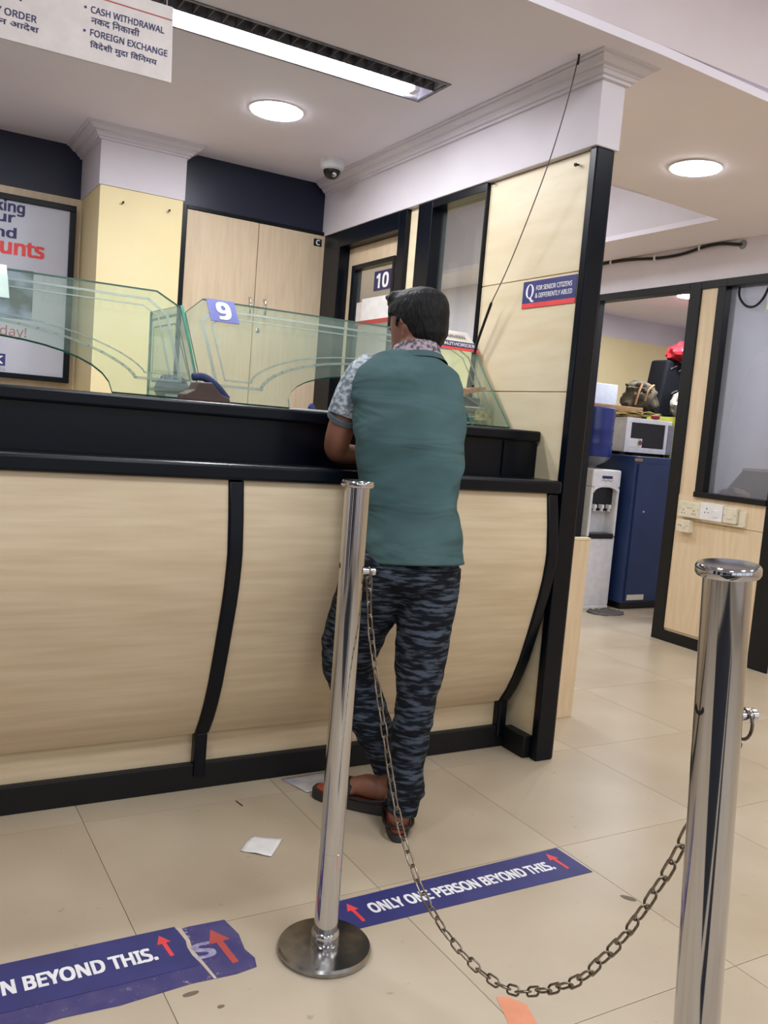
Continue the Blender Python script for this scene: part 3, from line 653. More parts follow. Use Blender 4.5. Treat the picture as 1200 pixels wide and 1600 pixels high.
# ================================================================= SIGNS ON THE PARTITION AND DOOR
t = root('senior_sign', (WX-.006, 2.62, 1.76), 'blue and red sticker for senior citizens queue on the beige wall panel', 'sign')
SX = WX-.0045
link('sheet', bx(SX-.001, SX+.0005, 2.478, 2.784, 1.708, 1.811), navy, t)
link('red_band', bx(SX-.0016, SX-.001, 2.478, 2.784, 1.708, 1.7265), red, t)
def wtx(s, yl, z, h, w_, bold=.018): return text(s, 'lettering', white_txt, t, (SX-.0012, yl+.008, z), (0, -1, 0), (0, 0, 1), h, w_, bold)
wtx('FOR SENIOR CITIZENS', 2.695, 1.7725, .0175, .202); wtx('& DIFFERENTLY ABLED', 2.697, 1.7440, .0175, .208)
q = MB(); n = 28; zc_ = 1.772
def qp(k, ry, rz): a = 2*PI*k/n; return Vector((SX-.0016, 2.741-ry*math.cos(a), zc_+rz*math.sin(a)))
q.add([qp(k, .024, .0275) for k in range(n)]+[qp(k, .0125, .0245) for k in range(n)], [(k, (k+1) % n, n+(k+1) % n, n+k) for k in range(n)])
q.prism([(SX-.0016, 2.746, 1.748), (SX-.0016, 2.734, 1.750), (SX-.0016, 2.720, 1.735), (SX-.0016, 2.712, 1.736), (SX-.0016, 2.716, 1.729), (SX-.0016, 2.730, 1.731)], (-.0003, 0, 0))
link('letter_q', q, white_txt, t)
DX = 2.2335
t = root('number_sign', (DX, 3.94, 1.93), 'dark blue plate with number 10 behind the glass of the cabin door', 'sign')
link('plate', bx(DX-.003, DX, 3.925, 4.105, 1.905, 2.005), navy_dark, t)
text('10', 'number', white_txt, t, (DX-.0034, 4.075, 1.918), (0, -1, 0), (0, 0, 1), .072, .12, .03)
t = root('notice_paper', (DX, 4.05, 1.8), 'white paper notice with red lower edge on the cabin door glass', 'notice')
link('sheet', bx(DX-.002, DX, 3.88, 4.225, 1.76, 1.875), paper, t)
link('red_edge', bx(DX-.0016, DX, 3.88, 4.285, 1.738, 1.76), red_dull, t)
link('side_strip', bx(DX-.0012, DX, 4.225, 4.285, 1.76, 1.86), offwhite, t)

# ================================================================= RIGHT-HAND PARTITION FITTINGS
def socket_plate(name, label, y1, y0, z0, z1, m, holes, switch, cat='socket', thick=.034):
    t = root(name, (RX-.006, (y0+y1)/2, (z0+z1)/2), label, cat)
    x0 = RX-.006-thick
    link('mounting_box', bx(x0+.008, RX-.006, y0+.002, y1-.002, z0+.002, z1-.002), m, t, bevel=.002)
    link('face_plate', bx(x0, x0+.008, y0, y1, z0, z1), m, t, bevel=.003)
    for (yy, zz, r) in holes: link('pin_hole', MB().lathe([(r, 0), (r*.9, .0012)], (x0, yy, zz), 10, (-1, 0, 0)), dark_pl, t)
    for (yy, zz, a, b_) in switch: link('switch', bx(x0-.004, x0, yy-a, yy+a, zz-b_, zz+b_), m, t, bevel=.002)
    return t
def pins(y, z, s=1): return [(y, z+.012*s, .0035*s), (y-.010*s, z-.008*s, .003*s), (y+.010*s, z-.008*s, .003*s)]
socket_plate('twin_socket', 'cream twin socket plate at the left end of the row under the window', 3.774, 3.612, .806, .902, cream_pl,
             pins(3.735, .838)+pins(3.655, .838)+[(3.73, .885, .002), (3.655, .885, .002), (3.762, .858, .002), (3.625, .858, .002)], [(3.693, .880, .020, .014)])
socket_plate('wide_socket', 'white wide switch socket in the middle of the row under the window', 3.610, 3.446, .806, .910, white_pl,
             pins(3.56, .862, 1.2), [(3.492, .852, .018, .022)])
socket_plate('switch_box', 'small cream switch plate at the right end of the socket row', 3.440, 3.348, .808, .902, cream_pl,
             [(3.43, .855, .0025), (3.358, .858, .0025)], [(3.395, .856, .014, .022)])
socket_plate('single_socket', 'small square cream socket hanging under the left end of the row', 3.766, 3.668, .712, .790, cream_pl,
             [(3.748, .752, .0035), (3.733, .750, .004), (3.684, .752, .003)], [(3.708, .752, .010, .012)], thick=.045)
MATS['cream_plastic']
t = root('socket_shelf', (RX-.03, 3.33, .80), 'thin cream trunking strip under the right end of the socket row', 'trunking')
link('strip', bx(RX-.032, RX-.006, 3.300, 3.60, .796, .805), cream_pl, t, bevel=.001)
link('side', bx(RX-.020, RX-.006, 3.300, 3.345, .805, .885), cream_pl, t, bevel=.001)

t = root('taped_note', (RX+.036, 3.34, 2.11), 'pale yellow-green note taped to the window glass at the right edge', 'note')
link('sheet', bx(RX+.036, RX+.0385, 3.29, 3.375, 2.055, 2.165), mat('pale_yellow_paper', (206, 210, 178), .6), t)
# cabin interior seen through the milky window
struct('trim_8', bx(RX+.10, 5.3, 2.4, 3.84, .87, .91), lam_v)
t = root('document_tray', (4.78, 3.5, .91), 'grey slanted plastic tray behind the milky window', 'tray')
link('tray_body', MB().prism([(4.70, 3.80, .912), (4.70, 3.62, 1.13), (4.70, 3.30, 1.135), (4.70, 3.28, .912)], (.25, 0, 0)), grey_pl, t, bevel=.008)
link('tray_rim', MB().prism([(4.695, 3.63, 1.118), (4.695, 3.62, 1.135), (4.695, 3.30, 1.142), (4.695, 3.30, 1.125)], (.26, 0, 0)), white_pl, t)
t = root('brown_bundle', (4.6, 3.6, .91), 'brown paper bundle on the sill behind the milky window', 'bundle')
link('bundle_body', blob((4.56, 3.56, .96), (.06, .10, .05), 8, .3, 22, .95), tan_paper, t, smooth=True)

# low swing board behind the end post
t = root('low_board', (2.48, 2.80, 0), 'low beige plywood board standing just right of the black end post', 'board')
link('board', bx(2.268, 2.685, 2.800, 2.822, .0, .790), lam_v, t, bevel=.002)
link('top_edge', bx(2.268, 2.687, 2.797, 2.825, .790, .800), lam_pale, t, bevel=.001)

# ================================================================= STORE ROOM
# water dispenser
t = root('water_dispenser', (4.62, 4.86, 0), 'white water dispenser with black tap recess beside the blue steel cupboard', 'water dispenser')
DY = 4.70; x0, x1 = 4.474, 4.752; xm = (x0+x1)/2
def drect(b, xa, xb, za, zb, ya=DY, yb=DY+.33): return b.box(xa, xb, ya, yb, za, zb)
b = MB(); drect(b, x0, x1, .02, .535); drect(b, x0, x1, .90, 1.03); drect(b, x0, x0+.022, .535, .90); drect(b, x1-.022, x1, .535, .90); b.box(x0+.02, x1-.02, DY+.10, DY+.33, .53, .91)
link('body', b, white_pl, t, bevel=.012)
ar = [(x0+.022, .905), (x0+.022, .86)]+[(xm+.117*math.cos(PI-PI*k/12), .86+.045*math.sin(PI*k/12)) for k in range(1, 12)]+[(x1-.022, .86), (x1-.022, .905)]
link('arch_panel', MB().prism([(x, DY-.002, z) for x, z in ar], (0, .03, 0)), white_pl, t)
link('tap_panel', bx(x0+.022, x1-.022, DY+.05, DY+.11, .725, .905), dark_pl, t)
for k, xx in enumerate((xm-.072, xm, xm+.072)):
    tp = link('tap', MB().box(xx-.012, xx+.012, DY+.012, DY+.055, .742, .772).box(xx-.009, xx+.009, DY+.018, DY+.038, .722, .745), white_pl, t, bevel=.003)
link('drip_tray', bx(x0+.018, x1-.024, DY-.006, DY+.10, .522, .560), dark_pl, t, bevel=.004)
link('badge', bx(xm-.05, xm+.05, DY-.002, DY, .965, .985), navy_dark, t)
link('badge_script', MB().tube(smoothpath([(xm-.055+k*.022, DY-.001, .945+.012*(k % 2)) for k in range(6)]), .0025, 5), grey_pl, t)
link('foot_ring', bx(x0+.006, x1-.006, DY-.004, DY+.326, .0, .022), white_pl, t, bevel=.004)
t = root('water_bottle', (4.60, 4.87, 1.03), 'big blue plastic water jar upside down on the white dispenser', 'water jar')
bc = (4.600, 4.865)
link('shoulder', MB().lathe([(.03, 1.030), (.035, 1.05), (.10, 1.085), (.135, 1.12)], (bc[0], bc[1], 0), 28), mat('grey_translucent', (112, 112, 116), .4), t, smooth=True)
link('jar', MB().lathe([(.135, 1.12), (.138, 1.14), (.134, 1.20), (.138, 1.215), (.134, 1.23), (.134, 1.30), (.138, 1.315), (.134, 1.33), (.137, 1.45), (.132, 1.475), (.11, 1.485)], (bc[0], bc[1], 0), 28), blue_pl, t, smooth=True)
t = root('floor_cloth', (4.6, 4.55, 0), 'crumpled grey cloth on the floor in front of the water dispenser', 'cloth')
pts = []
gb = MB(); NX, NY = 16, 12; vs = []
for i in range(NX+1):
    for j in range(NY+1):
        u_, v_ = i/NX, j/NY; a = (u_-.5)*2; c_ = (v_-.5)*2; k = .88+.12*noise.noise(Vector((a*2, c_*2, 4)))
        vs.append((4.60+a*.17*math.sqrt(1-c_*c_*.45)*k, 4.56+c_*.11*math.sqrt(1-a*a*.45)*k, .004+.020*abs(noise.noise(Vector((a*2.5, c_*2.5, 1))))))
gb.add(vs, [(i*(NY+1)+j, (i+1)*(NY+1)+j, (i+1)*(NY+1)+j+1, i*(NY+1)+j+1) for i in range(NX) for j in range(NY)])
o = link('cloth', gb, mat_cloth, t, smooth=True); sm = o.modifiers.new('solid', 'SOLIDIFY'); sm.thickness = .004
# blue steel cupboard
t = root('steel_cupboard', (5.15, 4.9, 0), 'low dark blue steel cupboard carrying the microwave', 'cupboard')
link('body', bx(4.80, 5.62, 4.625, 5.195, .05, 1.145), blue_steel, t, bevel=.006)
link('door', bx(4.83, 5.60, 4.612, 4.626, .065, 1.09), blue_steel, t, bevel=.003)
link('plinth', bx(4.82, 5.60, 4.65, 5.18, 0, .05), dark_pl, t)
link('paper_label', bx(4.845, 5.02, 4.6105, 4.612, .075, .115), cream_pl, t)
link('brass_badge', bx(4.79, 4.87, 4.6225, 4.625, 1.11, 1.130), tan_paper, t)
link('lock', MB().lathe([(.009, 0), (.008, .006)], (4.92, 4.612, .74), 12, (0, -1, 0)), chrome, t)
# microwave
t = root('microwave_oven', (4.9, 4.85, 1.15), 'white microwave oven with dark window on the blue cupboard', 'microwave')
mx0, mx1, mz0, mz1, my = 4.655, 5.12, 1.170, 1.425, 4.66
mx0, mx1 = 4.84, 5.30
mx0 = 4.90; mx1 = 5.348; my = 4.86; mz0 = 1.169; mz1 = 1.432
link('case', bx(mx0, mx1+.068, my+.012, my+.34, mz0, mz1), white_pl, t, bevel=.006)
fr = MB().box(mx0, mx1, my-.01, my+.012, mz0, mz0+.04).box(mx0, mx1, my-.01, my+.012, mz1-.035, mz1).box(mx0, mx0+.055, my-.01, my+.012, mz0+.04, mz1-.035).box(mx1-.03, mx1, my-.01, my+.012, mz0+.04, mz1-.035)
link('door_frame', fr, white_pl, t, bevel=.003)
link('door_window', bx(mx0+.055, mx1-.03, my-.004, my+.012, mz0+.04, mz1-.035), dark_pl, t)
link('control_panel', bx(mx1+.006, mx1+.068, my-.008, my+.012, mz0, mz1-.03), grey_pl, t, bevel=.003)
for xx in (mx0+.05, mx1+.05): link('foot', bx(xx-.015, xx+.015, my+.04, my+.07, 1.146, mz0), dark_pl, t)
st = link('sticker', bx(mx0+.055, mx0+.185, my-.0048, my-.004, mz0+.042, mz0+.108), paper, t)
link('sticker_emblem', MB().lathe([(.020, 0), (.019, .0006)], (mx0+.165, my-.0050, mz0+.076), 20, (0, -1, 0)), mat('maroon_print', (130, 60, 60), .5), t)
link('sticker_arc', MB().tube([(mx0+.165+.026*math.cos(a), my-.0052, mz0+.076+.030*math.sin(a)) for a in [PI*.6+k*PI*.8/8 for k in range(9)]], .003, 5), mat('green_print', (120, 180, 60), .5), t)
# things on top of the microwave and cupboard behind
t = root('yellow_papers', (4.95, 4.85, 1.43), 'crumpled yellow paper sheets lying on top of the microwave', 'papers')
for k, (xa, xb, zz, rot) in enumerate(((4.84, 5.16, 1.466, .06), (4.92, 5.28, 1.480, -.04), (5.02, 5.30, 1.496, .08))):
    vs = []
    for i in range(9):
        for j in range(7):
            u_, v_ = i/8, j/6
            vs.append((xa+(xb-xa)*u_+rot*v_*.3, 4.87+.22*v_+rot*u_*.3, zz-.012+.016*noise.noise(Vector((u_*3+k*5, v_*3, k)))+.012*k*0))
    o = link('sheet', MB().add(vs, [(i*7+j, (i+1)*7+j, (i+1)*7+j+1, i*7+j+1) for i in range(8) for j in range(6)]), yel_paper, t, smooth=True)
    sm = o.modifiers.new('solid', 'SOLIDIFY'); sm.thickness = .003
link('wad', blob((5.00, 4.92, 1.446), (.09, .05, .018), 4, .4, 20), tan_paper, t, smooth=True)
t = root('red_packet', (5.0, 4.7, 1.43), 'small dark red packet on the microwave under the yellow paper', 'packet')
link('packet_body', blob((5.20, 4.855, 1.452), (.05, .016, .018), 6, .2, 18), mat('dark_red', (140, 24, 44), .5), t, smooth=True)
t = root('yellow_folder', (5.43, 5.0, 1.147), 'yellow-green folder standing upright against the right side of the microwave', 'folder')
link('folder_body', bx(5.425, 5.445, 4.875, 5.16, 1.147, 1.47), mat('lime_folder', (186, 190, 66), .5), t, bevel=.003)
t = root('rear_cupboard', (5.2, 5.5, 0), 'dark cupboard at the back of the store room carrying the bags', 'cupboard')
link('body', bx(4.75, 6.45, 5.22, 5.68, 0, 1.47), suit_m, t, bevel=.004)
link('top_shelf', bx(4.74, 6.46, 5.21, 5.69, 1.47, 1.49), dark_pl, t)
t = root('white_carton', (5.1, 5.45, 1.49), 'pale carton standing beside the camouflage bag in the store room', 'carton')
link('carton_body', bx(4.88, 5.36, 5.45, 5.62, 1.49, 1.715), mat('pale_carton', (186, 192, 208), .6), t, bevel=.004)
t = root('wood_plank', (4.95, 5.32, 1.49), 'reddish brown wooden plank lying in front of the pale carton', 'plank')
link('plank_body', bx(4.80, 5.45, 5.23, 5.30, 1.49, 1.535), tan_paper, t, bevel=.003)
t = root('camouflage_bag', (5.6, 5.4, 1.49), 'camouflage cloth bag slumped beside the dark suitcase in the store room', 'bag')
link('bag_body', blob((5.60, 5.415, 1.615), (.19, .10, .15), 9, .35, 28, .75), bag_m, t, smooth=True)
link('bag_flap', blob((5.55, 5.385, 1.71), (.15, .07, .05), 3, .4, 22), bag_m, t, smooth=True)
link('strap', MB().tube(smoothpath([(5.50, 5.315, 1.74), (5.46, 5.31, 1.66), (5.44, 5.315, 1.56)]), .010, 6), tan_paper, t, smooth=True)
link('strap', MB().tube(smoothpath([(5.62, 5.30, 1.74), (5.56, 5.30, 1.69), (5.54, 5.31, 1.60)]), .009, 6), tan_paper, t, smooth=True)
t = root('dark_suitcase', (6.05, 5.45, 1.49), 'dark upright suitcase under the red bag in the store room', 'suitcase')
link('suitcase_body', MB().prism([(5.84, 5.45, 1.49), (6.20, 5.45, 1.49), (6.24, 5.45, 1.98), (5.92, 5.45, 1.99)], (0, .20, 0)), suit_m, t, bevel=.02)
for xx, zz in ((5.98, 1.93), (6.08, 1.92), (6.02, 1.72)):
    link('buckle', MB().tube(smoothpath([(xx-.03, 5.445, zz-.02), (xx, 5.443, zz), (xx+.04, 5.445, zz+.015)]), .006, 6), chrome, t, smooth=True)
t = root('red_bag', (6.1, 5.45, 2.0), 'bright red cloth bag on top of the dark suitcase', 'bag')
link('bag_body', blob((6.09, 5.45, 2.06), (.16, .12, .09), 12, .35, 24, .75), red_bag, t, smooth=True)
t = root('clear_bag', (6.0, 5.3, 1.49), 'cloudy clear plastic bag in front of the dark suitcase', 'bag')
link('bag_body', blob((6.00, 5.33, 1.60), (.11, .075, .12), 15, .35, 24, .85), clear_bag, t, smooth=True)

# ================================================================= FLOOR STICKERS AND LITTER
def quad(pts, z, th=.0008): return MB().prism([(x, y, z) for x, y in pts], (0, 0, th))
def arrow(x, y, h, m, parent, z, tilt=0.0):
    w = h*.34; P = [(-.055*h, 0), (.055*h, 0), (.055*h, .62*h), (w*.55, .62*h), (0, h), (-w*.55, .62*h), (-.055*h, .62*h)]
    c, s = math.cos(tilt), math.sin(tilt)
    return link('arrow', MB().prism([(x+px*c-py*s, y+px*s+py*c, z) for px, py in P], (0, 0, .0004)), m, parent)
t = root('floor_sticker', (1.41, 1.78, 0), 'complete blue floor strip reading ONLY ONE PERSON BEYOND THIS behind the left post', 'floor sticker')
link('strip', quad([(1.0, 1.712), (1.78, 1.708), (1.776, 1.858), (1.0, 1.838)], .0004), navy, t)
arrow(1.055, 1.735, .085, red, t, .0013, .05); arrow(1.725, 1.748, .092, red, t, .0013, .05)
text('ONLY ONE PERSON BEYOND THIS.', 'lettering', white_txt, t, (1.095, 1.757, .0013), (1, .006, 0), (0, 1, 0), .042, .595, .034, lift=.0003)
t = root('old_floor_sticker', (.4, 1.76, 0), 'older scuffed purple-blue floor strip with torn end and faded arrow', 'floor sticker')
P = [(-.10, 1.655), (.10, 1.66), (.20, 1.652), (.34, 1.664), (.45, 1.657), (.60, 1.668), (.70, 1.662), (.749, 1.669), (.757, 1.70), (.748, 1.74), (.756, 1.80), (.745, 1.868), (.66, 1.872), (.60, 1.866), (-.10, 1.872)]
link('strip', quad(P, .0004, .0006), navy_worn, t)
arrow(.712, 1.70, .14, red_dull, t, .0011, .08)
text('S', 'lettering', white_worn, t, (.640, 1.742, .0011), (1, 0, 0), (0, 1, 0), .055, .042, .03, lift=.0003)
tear = [(.630, 1.873), (.636, 1.82), (.629, 1.78), (.640, 1.73), (.650, 1.664), (.656, 1.664), (.648, 1.73), (.640, 1.78), (.645, 1.82), (.641, 1.873)]
link('tear', quad(tear, .0011, .0004), mat('bare_adhesive', (190, 176, 160), .7), t)
t = root('floor_sticker', (.3, 1.80, .001), 'newer blue floor strip stuck over the old scuffed one, at the left edge', 'floor sticker')
link('strip', quad([(-.16, 1.722), (.634, 1.722), (.628, 1.882), (-.16, 1.886)], .0011, .0007), navy, t)
text('ONLY ONE PERSON BEYOND THIS.', 'lettering', white_txt, t, (.560, 1.775, .0019), (1, 0, 0), (0, 1, 0), .046, .66, .034, lift=.0003, anchor='r')
arrow(.592, 1.775, .085, red, t, .0019, .08)

def crumple(name, label, pts, z, m, amp=.004):
    c = Vector((sum(p[0] for p in pts)/4, sum(p[1] for p in pts)/4, 0)); t = root(name, c, label, 'paper')
    A, B, C_, D = [Vector((p[0], p[1], 0)) for p in pts]; vs = []
    for i in range(9):
        for j in range(9):
            u_, v_ = i/8, j/8; p = (A*(1-u_)+B*u_)*(1-v_)+(D*(1-u_)+C_*u_)*v_; p.z = z+amp*(.5+.5*noise.noise(Vector((u_*3, v_*3, c.x*9)))); vs.append(p)
    o = link('sheet', MB().add(vs, [(i*9+j, (i+1)*9+j, (i+1)*9+j+1, i*9+j+1) for i in range(8) for j in range(8)]), m, t, smooth=True)
    s_ = o.modifiers.new('solid', 'SOLIDIFY'); s_.thickness = .0006; return t
crumple('paper_scrap', 'small white paper scrap alone on the floor left of the post', [(.899, 2.168), (.965, 2.106), (1.035, 2.190), (.957, 2.236)], .001, paper, .006)
crumple('paper_scrap', 'greyish paper scrap on the floor against the skirting by the sandal toe', [(1.20, 2.585), (1.235, 2.455), (1.37, 2.47), (1.36, 2.59)], .001, mat('soiled_paper', (196, 190, 184), .7, rgb2=(160, 160, 168), nscale=16), .004)
t = root('floor_patch', (1.18, 1.31, 0), 'faded orange tape patch on the floor under the chain', 'tape')
link('tape', quad([(1.135, 1.24), (1.200, 1.235), (1.229, 1.325), (1.205, 1.366), (1.183, 1.372)], .0004, .0006), salmon, t)
def stain(x, y, a, b_, th, name='mud_mark', lab=''):
    t = tag(link(name, MB().prism([(x+a*math.cos(k*PI/6+th)*(.8+.3*random.random())*math.cos(th)-b_*math.sin(k*PI/6+th)*math.sin(th), y+a*math.cos(k*PI/6+th)*math.sin(th)+b_*math.sin(k*PI/6+th)*(.8+.3*random.random()), .0003) for k in range(12)], (0, 0, .0006)), mat('mud', (112, 100, 84), .8)), lab, 'stain')
stain(.590, 1.637, .020, .007, .1, lab='small brown mud mark below the torn floor strip')
stain(1.772, 1.563, .022, .009, -.9, lab='grey mud mark right of the complete floor strip')
stain(.634, 1.575, .008, .005, 0, lab='tiny brown speck nearest the bottom edge')
t = tag(link('dark_thread', MB().tube([(1.0, 2.475, .002), (1.002, 2.455, .002), (1.006, 2.435, .002)], .0015, 5), dark_pl), 'tiny dark bristle on the floor near the skirting', 'litter')

# ================================================================= STANCHIONS AND CHAIN
def stanchion(base, top, label, m, hook_z, side):
    B = Vector(base); Tp = Vector(top); ax = (Tp-B).normalized(); H = (Tp-B).length
    t = root('barrier_post', base, label, 'barrier post', 'steel queue barrier posts')
    link('base_plate', MB().lathe([(.100, 0), (.106, .002), (.108, .012), (.104, .018), (.05, .021), (.03, .022)], B, 56), steel_worn, t, smooth=True)
    link('collar', MB().lathe([(.031, .020), (.0325, .024), (.0325, .046), (.030, .051), (.028, .053)], B, 40, ax), m, t, smooth=True)
    link('tube', MB().lathe([(.0273, .021), (.0273, .24), (.0276, .2402), (.0276, .2415), (.0273, .2418), (.0273, H-.014)], B, 48, ax), m, t, smooth=True)
    link('cap', MB().lathe([(.027, H-.016), (.0345, H-.0145), (.0365, H-.011), (.0365, H-.004), (.034, H-.0005), (.001, H)], B, 48, ax), m, t, smooth=True)
    c = B+ax*(hook_z/ax.z); d_ = Vector(side).normalized()
    link('hook_pin', MB().lathe([(.0075, .024), (.0075, .045), (.0085, .046), (.0085, .052), (.006, .054)], c, 16, d_), chrome, t, smooth=True)
    link('pin_hole', MB().lathe([(.0055, .0268), (.0055, .0279)], c+Vector((0, 0, .026)), 14, d_), dark_pl, t)
    link('pin_hole', MB().lathe([(.0075, .0268), (.0075, .0279)], c+Vector((0, 0, .01)), 14, -d_), dark_pl, t)
    return c+d_*.040
hl = stanchion((.913, 1.667, 0), (.905, 1.667, 1.083), 'polished steel queue post on a round base in front of the man', steel, .884, (.9, -.35, 0))
hr = stanchion((.931, .659, 0), (.849, .659, 1.078), 'larger-looking polished steel queue post cut off by the bottom edge', steel, .895, (.95, -.2, 0))
cpts = [(.951,1.679,.869),(.949,1.634,.763),(.946,1.582,.649),(.944,1.537,.565),(.943,1.494,.483),(.940,1.437,.398),(.938,1.388,.353),(.935,1.330,.311),(.932,1.253,.285),(.929,1.196,.278),(.927,1.143,.277),(.924,1.085,.284),(.922,1.032,.301),(.920,1.0,.319),(.918,.955,.350),(.916,.913,.384),(.915,.875,.421),(.913,.841,.470),(.912,.809,.518),(.910,.780,.572),(.909,.757,.620),(.908,.736,.666),(.908,.717,.719),(.914,.700,.800),(.914,.672,.860)]
cpts[0] = (hl.x, hl.y, .872); cpts[1] = (.951, 1.645, .770)
cpts[-1] = (hr.x, hr.y+.004, .868); cpts[-2] = (.914, .690, .80)
path = smoothpath(cpts, 12)
# resample at link pitch
pitch = .0292; samples = [path[0]]; acc = 0
for i in range(1, len(path)):
    a, b_ = path[i-1], path[i]; seg = (b_-a).length
    while acc+seg >= pitch:
        a = a+(b_-a).normalized()*(pitch-acc); samples.append(a.copy()); seg = (b_-a).length; acc = 0
    acc += seg
CH = root('barrier_chain', samples[len(samples)//2], 'sagging steel chain slung between the two barrier posts', 'chain')
L_, Wd, r = .0375, .0175, .0019
ov = []
for k in range(8): a = PI/2+PI*k/7; ov.append((-(L_/2-Wd/2)+math.cos(a)*(Wd/2-r), math.sin(a)*(Wd/2-r)))
for k in range(8): a = -PI/2+PI*k/7; ov.append(((L_/2-Wd/2)+math.cos(a)*(Wd/2-r), math.sin(a)*(Wd/2-r)))
lm = MB().tube([(x, y, 0) for x, y in ov], r, 8, closed=True).mesh('chain_link'); lm.materials.append(chain_m); lm.polygons.foreach_set('use_smooth', [True]*len(lm.polygons))
twist = 0.35
for i in range(len(samples)-1):
    a, b_ = samples[i], samples[i+1]; c = (a+b_)/2; d_ = (b_-a).normalized()
    ref = Vector((0, 0, 1)) if abs(d_.z) < .95 else Vector((0, 1, 0))
    s_ = d_.cross(ref).normalized(); u_ = s_.cross(d_)
    ang = (i % 2)*PI/2+twist+random.uniform(-.25, .25)
    y_ = s_*math.cos(ang)+u_*math.sin(ang); z_ = d_.cross(y_)
    M_ = Matrix.Identity(4)
    for k in range(3): M_[k][0] = d_[k]; M_[k][1] = y_[k]; M_[k][2] = z_[k]; M_[k][3] = c[k]
    o = bpy.data.objects.new('chain_link', lm); COL.objects.link(o); o.parent = CH; o.matrix_basis = Matrix.Translation(-WORLD[CH]) @ M_
for hp in (hl, hr):
    link('end_ring', MB().tube([(hp.x-.002+.0*math.cos(a), hp.y+.012*math.sin(a), hp.z-.010+.0185*math.cos(a)-.0) for a in [2*PI*k/18 for k in range(18)]], .0021, 8, closed=True), chain_m, CH, smooth=True)

# ================================================================= THE MAN AT THE COUNTER
VR = Vector((.865, -.497, 0)).normalized()       # body-right seen from behind
def ring(c, ax, a, b, ref=VR, n=28, sq=1.0, fn=None):
    """ellipse of half-width a along ref (projected) and half-depth b, normal ax"""
    ax = ax.normalized(); u = (ref-ax*ref.dot(ax)).normalized(); v = ax.cross(u); out = []
    for k in range(n):
        t_ = 2*PI*k/n; cx = math.cos(t_); sy = math.sin(t_)
        cx = math.copysign(abs(cx)**sq, cx); sy = math.copysign(abs(sy)**sq, sy)
        p = c+u*(a*cx)+v*(b*sy)
        out.append(p)
    return out
def limb(st, n=24, ref=VR, sub=4, wr=0, seed=0, sq=1.0, freq=26, up=0):
    """st: list of (center, a, b); smooth interpolated loft"""
    C_ = smoothpath([s[0] for s in st], sub); A = []; B_ = []
    for i in range(len(st)-1):
        for j in range(sub):
            f = j/sub; f = f*f*(3-2*f); A.append(st[i][1]*(1-f)+st[i+1][1]*f); B_.append(st[i][2]*(1-f)+st[i+1][2]*f)
    A.append(st[-1][1]); B_.append(st[-1][2]); rings = []
    for i, c in enumerate(C_):
        ax = C_[min(i+1, len(C_)-1)]-C_[max(i-1, 0)]
        if up: ax = ax.normalized()+Vector((0, 0, up))
        rg = ring(c, ax, A[i], B_[i], ref, n, sq)
        if wr:
            rg = [p+(p-c).normalized()*wr*(noise.noise(Vector((p.x*7, p.y*7, p.z*freq))+Vector((seed, 0, 0)))+.5*noise.noise(Vector((p.x*16, p.y*16, p.z*freq*2))+Vector((0, seed, 0)))) for p in rg]
        rings.append(rg)
    return MB().loft(rings)
def fuse(parts, name, voxel, m, parent, smooth_it=6, adapt=0):
    b = MB()
    for p in parts: b.add(p.v, p.f)
    me = b.mesh(name); o = bpy.data.objects.new('tmp', me); COL.objects.link(o)
    r_ = o.modifiers.new('r', 'REMESH'); r_.mode = 'VOXEL'; r_.voxel_size = voxel; r_.adaptivity = adapt
    if smooth_it:
        s_ = o.modifiers.new('s', 'SMOOTH'); s_.iterations = smooth_it; s_.factor = .5
    dg = bpy.context.evaluated_depsgraph_get(); dg.update()
    me2 = bpy.data.meshes.new_from_object(o.evaluated_get(dg)); bpy.data.objects.remove(o)
    me2.name = name; me2.materials.clear(); me2.polygons.foreach_set('use_smooth', [True]*len(me2.polygons))
    return link(name, me2, m, parent)
V = Vector
MAN = root('person', (1.40, 2.17, 0), 'man in green t-shirt and dark printed trousers leaning on the counter, seen from behind', 'person')
# --- torso stations (centre, half width, half depth), bottom to top
TOR = [(V((1.393, 2.175, .812)), .150, .112), (V((1.390, 2.19, .882)), .149, .110), (V((1.389, 2.215, .966)), .147, .106), (V((1.398, 2.25, 1.059)), .155, .106),
       (V((1.411, 2.285, 1.153)), .167, .112), (V((1.415, 2.315, 1.245)), .173, .114), (V((1.422, 2.345, 1.325)), .174, .108), (V((1.438, 2.372, 1.374)), .160, .092), (V((1.455, 2.392, 1.402)), .132, .078), (V((1.478, 2.41, 1.424)), .090, .068), (V((1.488, 2.416, 1.434)), .060, .055)]
def grow(st, d_): return [(c, a+d_, b_+d_) for c, a, b_ in st]
